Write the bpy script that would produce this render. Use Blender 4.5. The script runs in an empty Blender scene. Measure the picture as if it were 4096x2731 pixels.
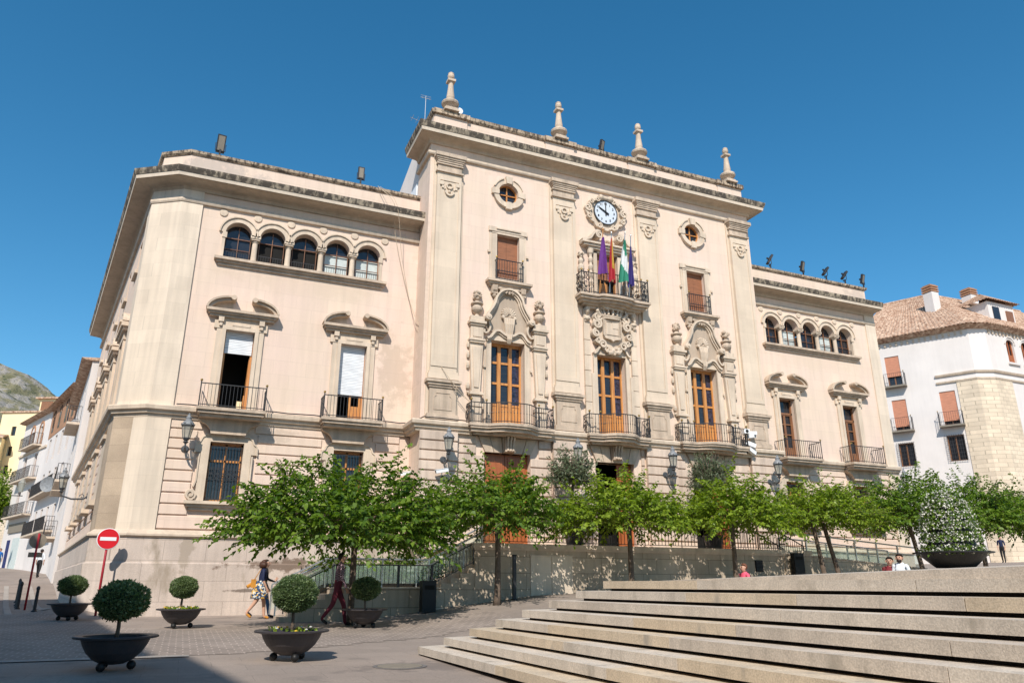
import bpy, math, random
import numpy as np
from mathutils import Vector, Matrix
R_ = math.radians
S = bpy.context.scene
C = S.collection
rnd = random.Random(7)

# ------------------------------------------------------------------ mesh builder
class MB:
    def __init__(s, M=None):
        s.v = []; s.f = []; s.mi = []; s.M = M
    def add(s, vs, fs, m=0):
        o = len(s.v)
        if s.M is not None: vs = [tuple(s.M @ Vector(p)) for p in vs]
        s.v += [tuple(p) for p in vs]
        for f in fs: s.f.append([i + o for i in f]); s.mi.append(m)
    def box(s, x0, x1, y0, y1, z0, z1, m=0):
        s.add([(x0,y0,z0),(x1,y0,z0),(x1,y1,z0),(x0,y1,z0),(x0,y0,z1),(x1,y0,z1),(x1,y1,z1),(x0,y1,z1)],
              [(0,3,2,1),(4,5,6,7),(0,1,5,4),(1,2,6,5),(2,3,7,6),(3,0,4,7)], m)
    def quad(s, a, b, c, d, m=0): s.add([a,b,c,d], [(0,1,2,3)], m)
    def prism(s, pts, plane, a, b, m=0):
        n = len(pts)
        def mk(p, t):
            if plane == 'xz': return (p[0], t, p[1])
            if plane == 'xy': return (p[0], p[1], t)
            return (t, p[0], p[1])
        vs = [mk(p, a) for p in pts] + [mk(p, b) for p in pts]
        fs = [tuple(range(n)), tuple(range(2*n-1, n-1, -1))] + [(i, (i+1) % n, (i+1) % n + n, i + n) for i in range(n)]
        s.add(vs, fs, m)
    def lathe(s, prof, c=(0,0,0), n=14, m=0, sx=1, sy=1, axis='z'):
        vs = []; fs = []
        for r, z in prof:
            for k in range(n):
                t = 2*math.pi*k/n
                p = (r*math.cos(t)*sx, r*math.sin(t)*sy, z)
                if axis == 'y': p = (p[0], z, p[1])
                if axis == 'x': p = (z, p[0], p[1])
                vs.append((c[0]+p[0], c[1]+p[1], c[2]+p[2]))
        k = len(prof)
        for i in range(k-1):
            for j in range(n): fs.append((i*n+j, i*n+(j+1) % n, (i+1)*n+(j+1) % n, (i+1)*n+j))
        fs.append(tuple(range(n-1, -1, -1))); fs.append(tuple((k-1)*n+j for j in range(n)))
        s.add(vs, fs, m)
    def sphere(s, c, r, n=10, m=0, sc=(1,1,1)):
        k = max(4, n//2+1)
        prof = [(max(1e-4, math.sin(math.pi*i/k)), -math.cos(math.pi*i/k)) for i in range(k+1)]
        vs = []; fs = []
        for pr, z in prof:
            for j in range(n):
                t = 2*math.pi*j/n
                vs.append((c[0]+pr*math.cos(t)*r*sc[0], c[1]+pr*math.sin(t)*r*sc[1], c[2]+z*r*sc[2]))
        for i in range(k):
            for j in range(n): fs.append((i*n+j, i*n+(j+1) % n, (i+1)*n+(j+1) % n, (i+1)*n+j))
        s.add(vs, fs, m)
    def tube(s, pts, r, n=6, m=0):
        pts = [Vector(p) for p in pts]; k = len(pts)
        rr = r if isinstance(r, (list, tuple)) else [r]*k
        vs = []; fs = []; prev = None
        for i, p in enumerate(pts):
            t = (pts[min(i+1, k-1)] - pts[max(i-1, 0)])
            if t.length < 1e-9: t = Vector((0,0,1))
            t.normalize()
            if prev is None:
                a = Vector((0,0,1)) if abs(t.z) < .9 else Vector((1,0,0))
                u = t.cross(a).normalized()
            else:
                u = (prev - t*prev.dot(t))
                u = u.normalized() if u.length > 1e-6 else t.orthogonal().normalized()
            prev = u; w = t.cross(u)
            for j in range(n):
                a = 2*math.pi*(j+.5)/n
                vs.append(tuple(p + (u*math.cos(a) + w*math.sin(a))*rr[i]))
        for i in range(k-1):
            for j in range(n): fs.append((i*n+j, i*n+(j+1) % n, (i+1)*n+(j+1) % n, (i+1)*n+j))
        fs.append(tuple(range(n-1, -1, -1))); fs.append(tuple((k-1)*n+j for j in range(n)))
        s.add(vs, fs, m)
    def sweep(s, path, prof, m=0, closed_prof=True):
        """plan path [(x,y)] walked with the outside on its right-hand side... prof [(outward, z)]"""
        k = len(path); off = []
        for i in range(k):
            d0 = Vector(path[i]) - Vector(path[i-1]) if i > 0 else Vector(path[1]) - Vector(path[0])
            d1 = Vector(path[i+1]) - Vector(path[i]) if i < k-1 else d0
            d0 = d0.normalized(); d1 = d1.normalized()
            n0 = Vector((d0.y, -d0.x)); n1 = Vector((d1.y, -d1.x))
            b = n0 + n1
            b = b / max(.2, b.dot(n0))
            off.append(b)
        n = len(prof); vs = []; fs = []
        for i, p in enumerate(path):
            for o, z in prof: vs.append((p[0]+off[i].x*o, p[1]+off[i].y*o, z))
        for i in range(k-1):
            for j in range(n if closed_prof else n-1):
                fs.append((i*n+j, i*n+(j+1) % n, (i+1)*n+(j+1) % n, (i+1)*n+j))
        if closed_prof:
            fs.append(tuple(range(n))); fs.append(tuple((k-1)*n+j for j in range(n-1, -1, -1)))
        s.add(vs, fs, m)
    def bar(s, path, w, y0, y1, m=0, closed=False):
        """box section of width w (in the xz plane) along a path of (x,z), from depth y0 to y1"""
        k = len(path); L = []; Rr = []
        ww = w if isinstance(w, (list, tuple)) else [w]*k
        for i in range(k):
            if closed: a, b = path[i-1], path[(i+1) % k]
            else: a, b = path[max(0, i-1)], path[min(k-1, i+1)]
            dx, dz = b[0]-a[0], b[1]-a[1]; l = math.hypot(dx, dz) or 1
            nx, nz = -dz/l*ww[i]/2, dx/l*ww[i]/2
            L.append((path[i][0]+nx, path[i][1]+nz)); Rr.append((path[i][0]-nx, path[i][1]-nz))
        vs = []
        for i in range(k):
            for (q, y) in ((L[i], y0), (Rr[i], y0), (Rr[i], y1), (L[i], y1)): vs.append((q[0], y, q[1]))
        fs = []
        for i in range(k if closed else k-1):
            a = i*4; b = ((i+1) % k)*4
            for j in range(4): fs.append((a+j, a+(j+1) % 4, b+(j+1) % 4, b+j))
        if not closed: fs += [(0,1,2,3), tuple((k-1)*4+j for j in (3,2,1,0))]
        s.add(vs, fs, m)
    def wall(s, u0, u1, z0, z1, holes, y=0., depth=.3, m=0):
        us = sorted(set([u0, u1] + [h[0] for h in holes] + [h[1] for h in holes]))
        zs = sorted(set([z0, z1] + [h[2] for h in holes] + [h[3] for h in holes]))
        us = [u for u in us if u0 <= u <= u1]; zs = [z for z in zs if z0 <= z <= z1]
        nu, nz = len(us)-1, len(zs)-1
        F = [[True]*nz for _ in range(nu)]
        for i in range(nu):
            for j in range(nz):
                cu, cz = (us[i]+us[i+1])/2, (zs[j]+zs[j+1])/2
                for h in holes:
                    if h[0] < cu < h[1] and h[2] < cz < h[3]: F[i][j] = False
        for i in range(nu):
            for j in range(nz):
                a, b, c, d = us[i], us[i+1], zs[j], zs[j+1]
                if not F[i][j]: continue
                s.quad((a,y,c),(b,y,c),(b,y,d),(a,y,d), m)
                e = y+depth
                if i == 0 or not F[i-1][j]: s.quad((a,y,c),(a,y,d),(a,e,d),(a,e,c), m)
                if i == nu-1 or not F[i+1][j]: s.quad((b,y,c),(b,e,c),(b,e,d),(b,y,d), m)
                if j == 0 or not F[i][j-1]: s.quad((a,y,c),(a,e,c),(b,e,c),(b,y,c), m)
                if j == nz-1 or not F[i][j+1]: s.quad((a,y,d),(b,y,d),(b,e,d),(a,e,d), m)
    def mesh(s, name, mats, smooth=False):
        me = bpy.data.meshes.new(name)
        me.from_pydata(s.v, [], s.f)
        if not isinstance(mats, (list, tuple)): mats = [mats]
        for q in mats: me.materials.append(q)
        if len(mats) > 1: me.polygons.foreach_set('material_index', s.mi)
        if smooth: me.polygons.foreach_set('use_smooth', [True]*len(me.polygons))
        me.update()
        return me
    def build(s, name, mats, parent=None, loc=(0,0,0), rz=0, smooth=False, label=None):
        o = bpy.data.objects.new(name, s.mesh(name, mats, smooth)); C.objects.link(o)
        o.location = loc; o.rotation_euler = (0,0,rz)
        if parent: o.parent = parent
        if label: o['label'] = label
        return o

def empty(name, loc=(0,0,0), rz=0, parent=None):
    o = bpy.data.objects.new(name, None); C.objects.link(o); o.location = loc; o.rotation_euler = (0,0,rz)
    o.empty_display_size = .3
    if parent: o.parent = parent
    return o
def tag(o, label=None, cat=None, group=None, kind=None):
    if label: o['label'] = label
    if cat: o['category'] = cat
    if group: o['group'] = group
    if kind: o['kind'] = kind
    return o
def thing(name, label, cat, loc=(0,0,0), rz=0, group=None): return tag(empty(name, loc, rz), label, cat, group)
def kids(o): return [c for c in bpy.data.objects if c.parent == o]
def copy_tree(o, loc=None, rz=None, parent=None):
    ch = kids(o)
    c = o.copy(); C.objects.link(c)
    if parent is not None: c.parent = parent
    if loc is not None: c.location = loc
    if rz is not None: c.rotation_euler = (0,0,rz)
    for k in ch: copy_tree(k, parent=c)
    return c
def smooth_path(pts, n=6):
    out = []
    P = [pts[0]] + list(pts) + [pts[-1]]
    for i in range(1, len(P)-2):
        a, b, c, d = [np.array(P[i+j], float) for j in (-1, 0, 1, 2)]
        for k in range(n):
            t = k/n
            out.append(tuple(.5*((2*b)+(c-a)*t+(2*a-5*b+4*c-d)*t*t+(3*b-a-3*c+d)*t**3)))
    out.append(tuple(pts[-1])); return out
def arc(cx, cz, r, a0, a1, n=12, rz=None):
    rz = r if rz is None else rz
    return [(cx+r*math.cos(R_(a0+(a1-a0)*i/n)), cz+rz*math.sin(R_(a0+(a1-a0)*i/n))) for i in range(n+1)]

# ------------------------------------------------------------------ materials
class NT:
    def __init__(s, name):
        s.m = bpy.data.materials.new(name); s.m.use_nodes = True; s.t = s.m.node_tree; s.t.nodes.clear()
        s.out = s.n('ShaderNodeOutputMaterial'); s.b = s.n('ShaderNodeBsdfPrincipled')
        s.l(s.b.outputs[0], s.out.inputs[0])
    def n(s, t, **k):
        q = s.t.nodes.new(t)
        for a, b in k.items(): setattr(q, a, b)
        return q
    def l(s, a, b): s.t.links.new(a, b)
    def math(s, op, a, b=None):
        q = s.n('ShaderNodeMath', operation=op)
        for i, x in enumerate((a, b)):
            if x is None: continue
            if isinstance(x, (int, float)): q.inputs[i].default_value = x
            else: s.l(x, q.inputs[i])
        return q.outputs[0]
    def noise(s, vec, scale, det=4, rough=.55):
        q = s.n('ShaderNodeTexNoise'); q.inputs['Scale'].default_value = scale; q.inputs['Detail'].default_value = det
        q.inputs['Roughness'].default_value = rough
        if vec is not None: s.l(vec, q.inputs['Vector'])
        return q.outputs['Fac']
    def ramp(s, fac, stops):
        q = s.n('ShaderNodeValToRGB'); e = q.color_ramp.elements
        while len(e) < len(stops): e.new(.5)
        for i, (p, c) in enumerate(stops):
            e[i].position = p; e[i].color = (c, c, c, 1) if isinstance(c, (int, float)) else (*c, 1)
        s.l(fac, q.inputs[0]); return q.outputs[0]
    def mix(s, fac, a, b, blend='MIX'):
        q = s.n('ShaderNodeMix', data_type='RGBA', blend_type=blend)
        if isinstance(fac, (int, float)): q.inputs[0].default_value = fac
        else: s.l(fac, q.inputs[0])
        for i, x in ((6, a), (7, b)):
            if isinstance(x, tuple): q.inputs[i].default_value = (*x[:3], 1)
            else: s.l(x, q.inputs[i])
        return q.outputs[2]
    def scalev(s, vec, sc):
        q = s.n('ShaderNodeVectorMath', operation='MULTIPLY'); s.l(vec, q.inputs[0]); q.inputs[1].default_value = sc
        return q.outputs[0]
    def bump(s, h, st, dist=.02):
        q = s.n('ShaderNodeBump'); q.inputs['Strength'].default_value = st; q.inputs['Distance'].default_value = dist
        s.l(h, q.inputs['Height']); s.l(q.outputs[0], s.b.inputs['Normal'])

def mk(name, col, rough=.75, var=.12, vs=1.2, metal=0., spec=.3, fine=0., fs=60, joints=None, streak=0., dark=None, bump=0., bs=50, col2=None, horiz=False, stains=()):
    """procedural material: large tonal variation, fine speckle, masonry joints, rain streaks, lichen patches"""
    T = NT(name); g = T.n('ShaderNodeNewGeometry'); pos = g.outputs['Position']
    c2 = col2 or tuple(min(1, x*(1+var)) for x in col); c1 = tuple(x*(1-var) for x in col)
    base = T.mix(T.ramp(T.noise(pos, vs, 5), [(.3, 0.), (.7, 1.)]), c1, c2)
    if fine:
        base = T.mix(1., base, T.ramp(T.noise(pos, fs, 3), [(.35, 1-fine), (.65, 1+fine*.5)]), 'MULTIPLY')
    if streak:
        sv = T.scalev(pos, (5, 5, .35))
        base = T.mix(1., base, T.ramp(T.noise(sv, 1., 5), [(.38, 1-streak), (.58, 1.)]), 'MULTIPLY')
    if joints:
        bw, bh, ms, jd, jv = joints
        x = T.n('ShaderNodeSeparateXYZ'); T.l(pos, x.inputs[0]); cmb = T.n('ShaderNodeCombineXYZ')
        if horiz: T.l(x.outputs[0], cmb.inputs[0]); T.l(x.outputs[1], cmb.inputs[1])
        else: T.l(T.math('ADD', x.outputs[0], x.outputs[1]), cmb.inputs[0]); T.l(x.outputs[2], cmb.inputs[1])
        b = T.n('ShaderNodeTexBrick'); T.l(cmb.outputs[0], b.inputs['Vector'])
        b.inputs['Scale'].default_value = 1; b.inputs['Brick Width'].default_value = bw; b.inputs['Row Height'].default_value = bh
        b.inputs['Mortar Size'].default_value = ms; b.inputs['Mortar Smooth'].default_value = .3
        b.inputs['Color1'].default_value = (1-jv,)*3+(1,); b.inputs['Color2'].default_value = (1+jv*.6,)*3+(1,)
        b.inputs['Mortar'].default_value = (jd, jd, jd, 1); b.inputs['Bias'].default_value = 0
        base = T.mix(1., base, b.outputs[0], 'MULTIPLY')
    if dark:
        amt, dcol, dscale = dark
        dv = T.scalev(pos, (1.6, 1.6, .6))
        base = T.mix(T.ramp(T.noise(dv, dscale, 8, .65), [(amt, 1.), (min(1, amt+.12), 0.)]), base, dcol)
    for (c, rad, scol, amt) in stains:      # old damp patches with a ragged outline, at fixed places on the wall
        v = T.n('ShaderNodeVectorMath', operation='SUBTRACT'); T.l(pos, v.inputs[0]); v.inputs[1].default_value = c
        v2 = T.scalev(v.outputs[0], tuple(1/x for x in rad)); ln = T.n('ShaderNodeVectorMath', operation='LENGTH'); T.l(v2, ln.inputs[0])
        e = T.math('ADD', ln.outputs['Value'], T.math('MULTIPLY', T.math('SUBTRACT', T.noise(pos, 2.6, 7, .7), .5), 3.2))
        base = T.mix(T.math('MULTIPLY', T.ramp(e, [(.55, 1.), (.95, 0.)]), amt), base, scol)
    T.l(base, T.b.inputs['Base Color'])
    T.b.inputs['Roughness'].default_value = rough; T.b.inputs['Metallic'].default_value = metal
    T.b.inputs['Specular IOR Level'].default_value = spec
    if bump: T.bump(T.noise(pos, bs, 4), bump)
    return T.m
def leafmat(name, stops, trans=.35, rough=.45, tcol=None):
    T = NT(name); g = T.n('ShaderNodeNewGeometry')
    f = T.math('ADD', T.math('MULTIPLY', g.outputs['Random Per Island'], .65), T.math('MULTIPLY', T.noise(g.outputs['Position'], 1.1, 2), .4))
    c = T.ramp(f, stops); T.l(c, T.b.inputs['Base Color']); T.b.inputs['Roughness'].default_value = rough
    T.b.inputs['Specular IOR Level'].default_value = .35
    tr = T.n('ShaderNodeBsdfTranslucent'); T.l(T.mix(1., c, tcol or (1.4, 1.5, .5), 'MULTIPLY'), tr.inputs[0])
    mx = T.n('ShaderNodeMixShader'); mx.inputs[0].default_value = trans
    T.l(T.b.outputs[0], mx.inputs[1]); T.l(tr.outputs[0], mx.inputs[2]); T.l(mx.outputs[0], T.out.inputs[0])
    return T.m
def woodmat(name, c1, c2, rough=.4):
    T = NT(name); g = T.n('ShaderNodeNewGeometry')
    f = T.noise(T.scalev(g.outputs['Position'], (14, 14, 1.2)), 1.5, 5)
    T.l(T.ramp(f, [(.3, c1), (.7, c2)]), T.b.inputs['Base Color']); T.b.inputs['Roughness'].default_value = rough
    return T.m
def louvre(name, c1, c2, pitch):
    T = NT(name); g = T.n('ShaderNodeNewGeometry'); x = T.n('ShaderNodeSeparateXYZ'); T.l(g.outputs['Position'], x.inputs[0])
    f = T.math('FRACT', T.math('DIVIDE', x.outputs[2], pitch))
    n = T.noise(T.scalev(g.outputs['Position'], (3, 3, 30)), 1, 3)
    c = T.mix(1., T.ramp(f, [(0., c1), (.2, c1), (.3, c2), (.95, c2)]), T.ramp(n, [(.3, .75), (.7, 1.1)]), 'MULTIPLY')
    T.l(c, T.b.inputs['Base Color']); T.b.inputs['Roughness'].default_value = .6
    return T.m
def glassmat(name, col=(.55, .75, .68), fac=.75):
    T = NT(name); T.b.inputs['Base Color'].default_value = (*col, 1); T.b.inputs['Roughness'].default_value = .04
    T.b.inputs['Specular IOR Level'].default_value = .6
    tr = T.n('ShaderNodeBsdfTransparent'); tr.inputs[0].default_value = (*[min(1, x+.22) for x in col], 1)
    mx = T.n('ShaderNodeMixShader'); mx.inputs[0].default_value = fac
    T.l(T.b.outputs[0], mx.inputs[1]); T.l(tr.outputs[0], mx.inputs[2]); T.l(mx.outputs[0], T.out.inputs[0])
    return T.m

M = {}
M['plaster'] = mk('pink cream plaster', (.722,.577,.450), .85, .05, .55, joints=(1.15,.52,.007,.87,.025), streak=.06, fine=.05, fs=90, bump=.2, col2=(.718,.553,.46), stains=[((-12.6,1.25,11.9),(3.2,.5,.55),(.58,.455,.345),.35),((12.6,1.25,11.9),(3.2,.5,.55),(.58,.455,.345),.3),((-4.7,0,18.1),(3.,.5,.5),(.5,.39,.29),.3),((-8.9,1.25,8.9),(.75,.9,1.6),(.47,.36,.27),.55),((-16.0,1.36,16.1),(1.6,1.,.55),(.42,.36,.31),.6),((-7.95,.6,12),(.5,1.,5.5),(.52,.41,.31),.35),((8.3,1.2,10.5),(.5,.8,4.5),(.52,.41,.31),.3),((-4.7,0,9.4),(1.5,.5,2.2),(.6,.47,.35),.3),((4.7,0,9.),(1.6,.5,2.),(.66,.58,.40),.5),((16.5,1.36,16.1),(1.3,1.,.5),(.42,.36,.3),.5),((-13.3,1.2,6.1),(1.2,.5,.3),(.45,.36,.28),.5),((-9.2,1.2,5.8),(.8,.5,.7),(.5,.4,.31),.4)])
M['cream'] = mk('cream stone strip', (.68,.57,.45), .85, .08, .7, joints=(.85,.5,.005,.86,.05), streak=.10, fine=.05, fs=70)
M['stone'] = mk('warm carved stone', (.53,.42,.32), .85, .16, 1.6, streak=.2, fine=.1, fs=45, bump=.3)
M['trim'] = mk('cream limestone trim', (.62,.505,.39), .85, .12, 1.2, streak=.15, fine=.07, fs=50, bump=.2)
M['pil'] = mk('pilaster limestone', (.635,.52,.40), .85, .09, .8, joints=(1.3,.72,.004,.85,.05), streak=.06, fine=.06)
M['rust'] = mk('rusticated stone', (.62,.495,.40), .85, .12, .9, streak=.2, fine=.07, fs=60, joints=(1.4,.36,.0,.9,.05), bump=.25)
M['plinth'] = mk('grey plinth ashlar', (.56,.465,.395), .85, .10, .8, joints=(1.25,.62,.008,.62,.04), streak=.12, fine=.1, fs=40, dark=(.30,(.33,.27,.21),.9), bump=.3, stains=[((-12.4,1.0,1.75),(1.9,.6,.22),(.15,.10,.07),.85),((-11.3,1.0,1.45),(.9,.6,.3),(.2,.14,.10),.7),((-15.4,1.0,2.1),(.22,.6,.9),(.34,.28,.22),.8),((-13.0,1.0,.95),(1.2,.6,.06),(.12,.09,.07),.8),((-10.2,1.0,1.7),(1.1,.6,.2),(.16,.11,.08),.8)])
M['ochre'] = mk('weathered ochre ashlar', (.42,.325,.235), .9, .16, .9, joints=(.7,.55,.006,.7,.1), fine=.12, fs=40, bump=.35)
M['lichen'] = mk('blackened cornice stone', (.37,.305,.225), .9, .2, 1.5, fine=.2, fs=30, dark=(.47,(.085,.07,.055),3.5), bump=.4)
M['soffit'] = mk('shade toned soffit', (.50,.405,.31), .9, .1, 1., streak=.12, fine=.06)  # grey-tan stone, toned darker for the shade under the cornice
M['wood'] = woodmat('varnished door wood', (.40,.155,.042), (.60,.285,.085))
M['redwood'] = woodmat('red brown door wood', (.27,.075,.022), (.40,.125,.04))
M['darkwood'] = woodmat('brown window wood', (.16,.07,.035), (.28,.13,.06))
M['blind'] = louvre('brown slatted blind', (.09,.032,.016), (.34,.135,.06), .05)
M['roller'] = louvre('white roller shutter', (.42,.44,.46), (.74,.76,.78), .06)
M['pinkblind'] = louvre('terracotta roller blind', (.42,.16,.09), (.56,.24,.14), .06)
M['pane'] = mk('dark window glass', (.02,.022,.028), .06, .2, 3, spec=.6)
M['pane_blue'] = mk('stained glass', (.03,.028,.05), .12, .8, 9, spec=.5)
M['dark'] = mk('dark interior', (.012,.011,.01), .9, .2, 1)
M['curtain'] = mk('white curtain', (.5,.55,.53), .7, .1, 6)
M['iron'] = mk('black wrought iron', (.022,.021,.022), .5, .2, 8, spec=.5)
M['lampmetal'] = mk('painted lamp metal', (.06,.065,.07), .45, .2, 9, spec=.5)
M['lampgrey'] = mk('weathered lamp cap', (.2,.21,.22), .5, .2, 9)
M['steel'] = mk('brushed steel', (.5,.5,.49), .35, .1, 12, metal=.9)
M['glass'] = glassmat('green balustrade glass', (.6,.7,.65), .78)
M['lampglass'] = glassmat('lantern glass', (.55,.55,.5), .6)
M['coping'] = mk('weathered coping', (.47,.365,.26), .9, .2, 1.5, fine=.2, fs=30, dark=(.42,(.11,.085,.065),5.), bump=.4)
M['field'] = mk('tan rendered field', (.43,.345,.265), .9, .1, 1.4, streak=.1, fine=.06)
M['rope'] = mk('pale rope', (.5,.40,.29), .9, .1, 9)
M['brass'] = mk('brass knob', (.45,.30,.10), .35, .1, 9, metal=.8)
M['white'] = mk('white enamel', (.78,.79,.8), .5, .03, 4)
M['black'] = mk('black paint', (.012,.012,.012), .5, .1, 9)
M['whitewash'] = mk('whitewashed wall', (.67,.62,.585), .9, .05, .6, streak=.03)
M['yellow'] = mk('yellow plaster', (.80,.65,.40), .9, .06, .5)
M['brick'] = mk('red brick', (.40,.22,.13), .9, .15, 1, joints=(.5,.2,.02,.8,.1))
M['quoin'] = mk('sandstone corner ashlar', (.66,.545,.41), .9, .12, .9, joints=(.62,.31,.016,.62,.12), fine=.1, fs=30, bump=.4)
M['tile'] = mk('weathered clay tile', (.42,.215,.13), .9, .3, 3, fine=.3, fs=6, col2=(.62,.46,.34))
M['grey'] = mk('dark grey planter metal', (.045,.04,.042), .5, .15, 5, spec=.4)
M['soil'] = mk('potting soil', (.035,.025,.018), .95, .3, 12)
M['bark'] = mk('grey brown bark', (.13,.095,.07), .9, .3, 9, bump=.6)
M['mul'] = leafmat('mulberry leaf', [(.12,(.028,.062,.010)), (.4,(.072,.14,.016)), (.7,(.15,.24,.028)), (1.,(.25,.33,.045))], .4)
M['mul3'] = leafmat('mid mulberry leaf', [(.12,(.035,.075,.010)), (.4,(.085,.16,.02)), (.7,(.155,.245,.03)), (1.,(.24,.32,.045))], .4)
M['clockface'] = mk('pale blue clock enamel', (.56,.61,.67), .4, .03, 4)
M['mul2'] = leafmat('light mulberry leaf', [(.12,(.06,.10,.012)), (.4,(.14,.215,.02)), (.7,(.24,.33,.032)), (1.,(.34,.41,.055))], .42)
M['olive'] = leafmat('olive leaf', [(.2,(.06,.085,.04)), (.6,(.13,.165,.09)), (1.,(.25,.28,.17))], .2, tcol=(1.1,1.1,.8))
M['box'] = leafmat('clipped box leaf', [(.15,(.05,.085,.03)), (.5,(.12,.175,.07)), (1.,(.30,.37,.19))], .28)
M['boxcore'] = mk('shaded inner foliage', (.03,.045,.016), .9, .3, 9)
M['petal'] = leafmat('white petal', [(.2,(.5,.48,.40)), (1.,(.78,.76,.70))], .15, tcol=(1,1,.95))
M['yellowpetal'] = leafmat('yellow petal', [(.2,(.6,.32,.02)), (1.,(.75,.5,.05))], .1, tcol=(1,1,.5))
M['red'] = mk('red sign enamel', (.62,.012,.02), .4, .05, 4)
M['signback'] = mk('grey sign back', (.22,.19,.15), .6, .1, 8)
M['redpole'] = mk('red pole paint', (.33,.02,.03), .5, .15, 9)
M['greenhill'] = None
def granite(name, c):
    return mk(name, c, .8, .08, .7, fine=.2, fs=60, spec=.25, bump=.2, bs=90, streak=.12, dark=(.31,(.36,.31,.25),1.6))
M['gr1'] = granite('grey granite', (.55,.47,.385)); M['gr2'] = granite('tan granite', (.59,.48,.35)); M['gr3'] = granite('pale granite', (.60,.52,.43))
M['gap'] = mk('recess shade', (.03,.025,.022), .95, .2, 4)  # near-black colour stands in for the shade under the step blocks
# ------------------------------------------------------------------ camera, sky, sun
CAM = Vector((-15.4131, -25.56868, 1.15)); AZ, EL, RO, FPX = 23.1185, 18.27153, .103, 2941.6
cd = bpy.data.cameras.new('camera'); cam = bpy.data.objects.new('camera', cd); C.objects.link(cam); S.camera = cam
cd.sensor_width = 36; cd.lens = FPX/4096*36; cd.clip_end = 6000; cd.clip_start = .1
a, e, r = R_(AZ), R_(EL), R_(RO)
fw = Vector((math.sin(a)*math.cos(e), math.cos(a)*math.cos(e), math.sin(e))); rt = Vector((math.cos(a), -math.sin(a), 0)); up = rt.cross(fw)
rt2 = rt*math.cos(r) + up*math.sin(r); up2 = up*math.cos(r) - rt*math.sin(r)
Mx = Matrix((rt2, up2, -fw)).transposed().to_4x4(); Mx.translation = CAM; cam.matrix_world = Mx
SUN_AZ, SUN_EL = 29., 42.     # the light travels towards this azimuth
w = bpy.data.worlds.new('World'); S.world = w; w.use_nodes = True
nt = w.node_tree; sk = nt.nodes.new('ShaderNodeTexSky'); sk.sky_type = 'NISHITA'; sk.sun_disc = False
sk.sun_elevation = R_(SUN_EL); sk.sun_rotation = R_(180+SUN_AZ); sk.altitude = 600; sk.air_density = 1.0; sk.dust_density = .6; sk.ozone_density = 2.2
bg = nt.nodes['Background']; hs = nt.nodes.new('ShaderNodeHueSaturation'); hs.inputs['Hue'].default_value = .487; hs.inputs['Saturation'].default_value = 1.33
nt.links.new(sk.outputs[0], hs.inputs['Color']); nt.links.new(hs.outputs[0], bg.inputs[0]); bg.inputs[1].default_value = .13
sl = bpy.data.lights.new('sun', 'SUN'); sl.energy = 4.4; sl.angle = R_(.5); sl.color = (1, .935, .85)
so = bpy.data.objects.new('sun', sl); C.objects.link(so)
ld = Vector((math.sin(R_(SUN_AZ))*math.cos(R_(SUN_EL)), math.cos(R_(SUN_AZ))*math.cos(R_(SUN_EL)), -math.sin(R_(SUN_EL))))
so.rotation_euler = ld.to_track_quat('-Z', 'Y').to_euler(); so.location = (-40, -60, 60)
S.view_settings.view_transform = 'Standard'; S.view_settings.look = 'None'; S.view_settings.exposure = .30; S.view_settings.gamma = 1
S.cycles.use_denoising = True; S.cycles.max_bounces = 6; S.cycles.transparent_max_bounces = 16; S.cycles.sample_clamp_indirect = 4

# ------------------------------------------------------------------ ground
def sst(a, b, x):
    t = np.clip((x-a)/(b-a), 0, 1); return t*t*(3-2*t)
def G(x, y):
    x = np.asarray(x, float); y = np.asarray(y, float)
    base = .02 + .0128*np.clip(y+13, -6, 40)
    ramp = .12*np.clip(x+10.6, 0, 5.6) + .04*np.clip(x+5, 0, 90)
    ramp = ramp*sst(-14, -3.5, y)
    west = sst(-16.8, -18.0, x)*.2*sst(-.6, 2.2, y)*(1-sst(-18.8, -20.2, x)*(1-sst(12, 22, y))) + .038*np.clip(y-10, 0, 60)*sst(-15, -17.5, x)
    return base + ramp + west
def sheet(name, xs, ys, mats, dz=0., inside=None, kind='structure', mi=None):
    X, Y = np.meshgrid(xs, ys); Z = G(X, Y) + dz
    nx, ny = len(xs), len(ys); v = np.stack([X, Y, Z], -1).reshape(-1, 3)
    fs = []
    for j in range(ny-1):
        for i in range(nx-1):
            if inside and not inside((xs[i]+xs[i+1])/2, (ys[j]+ys[j+1])/2): continue
            fs.append((j*nx+i, j*nx+i+1, (j+1)*nx+i+1, (j+1)*nx+i))
    me = bpy.data.meshes.new(name); me.from_pydata(v.tolist(), [], fs)
    me.materials.append(mats); me.polygons.foreach_set('use_smooth', [True]*len(me.polygons)); me.update()
    o = bpy.data.objects.new(name, me); C.objects.link(o); o['kind'] = kind; return o
def poly_sheet(name, pts, mat, dz, n=14, obj=True):
    """four cornered patch following the ground"""
    a, b, c, d = [np.array(p, float) for p in pts]
    vs = []; fs = []
    for i in range(n+1):
        for j in range(n+1):
            s_, t = i/n, j/n
            p = (a*(1-s_)+b*s_)*(1-t) + (d*(1-s_)+c*s_)*t
            vs.append((p[0], p[1], float(G(p[0], p[1]))+dz))
    for i in range(n):
        for j in range(n): fs.append((i*(n+1)+j, (i+1)*(n+1)+j, (i+1)*(n+1)+j+1, i*(n+1)+j+1))
    q = MB(); q.add(vs, fs)
    if not obj: return q
    o = q.build(name, mat, smooth=True); o['kind'] = 'structure'; return o
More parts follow.
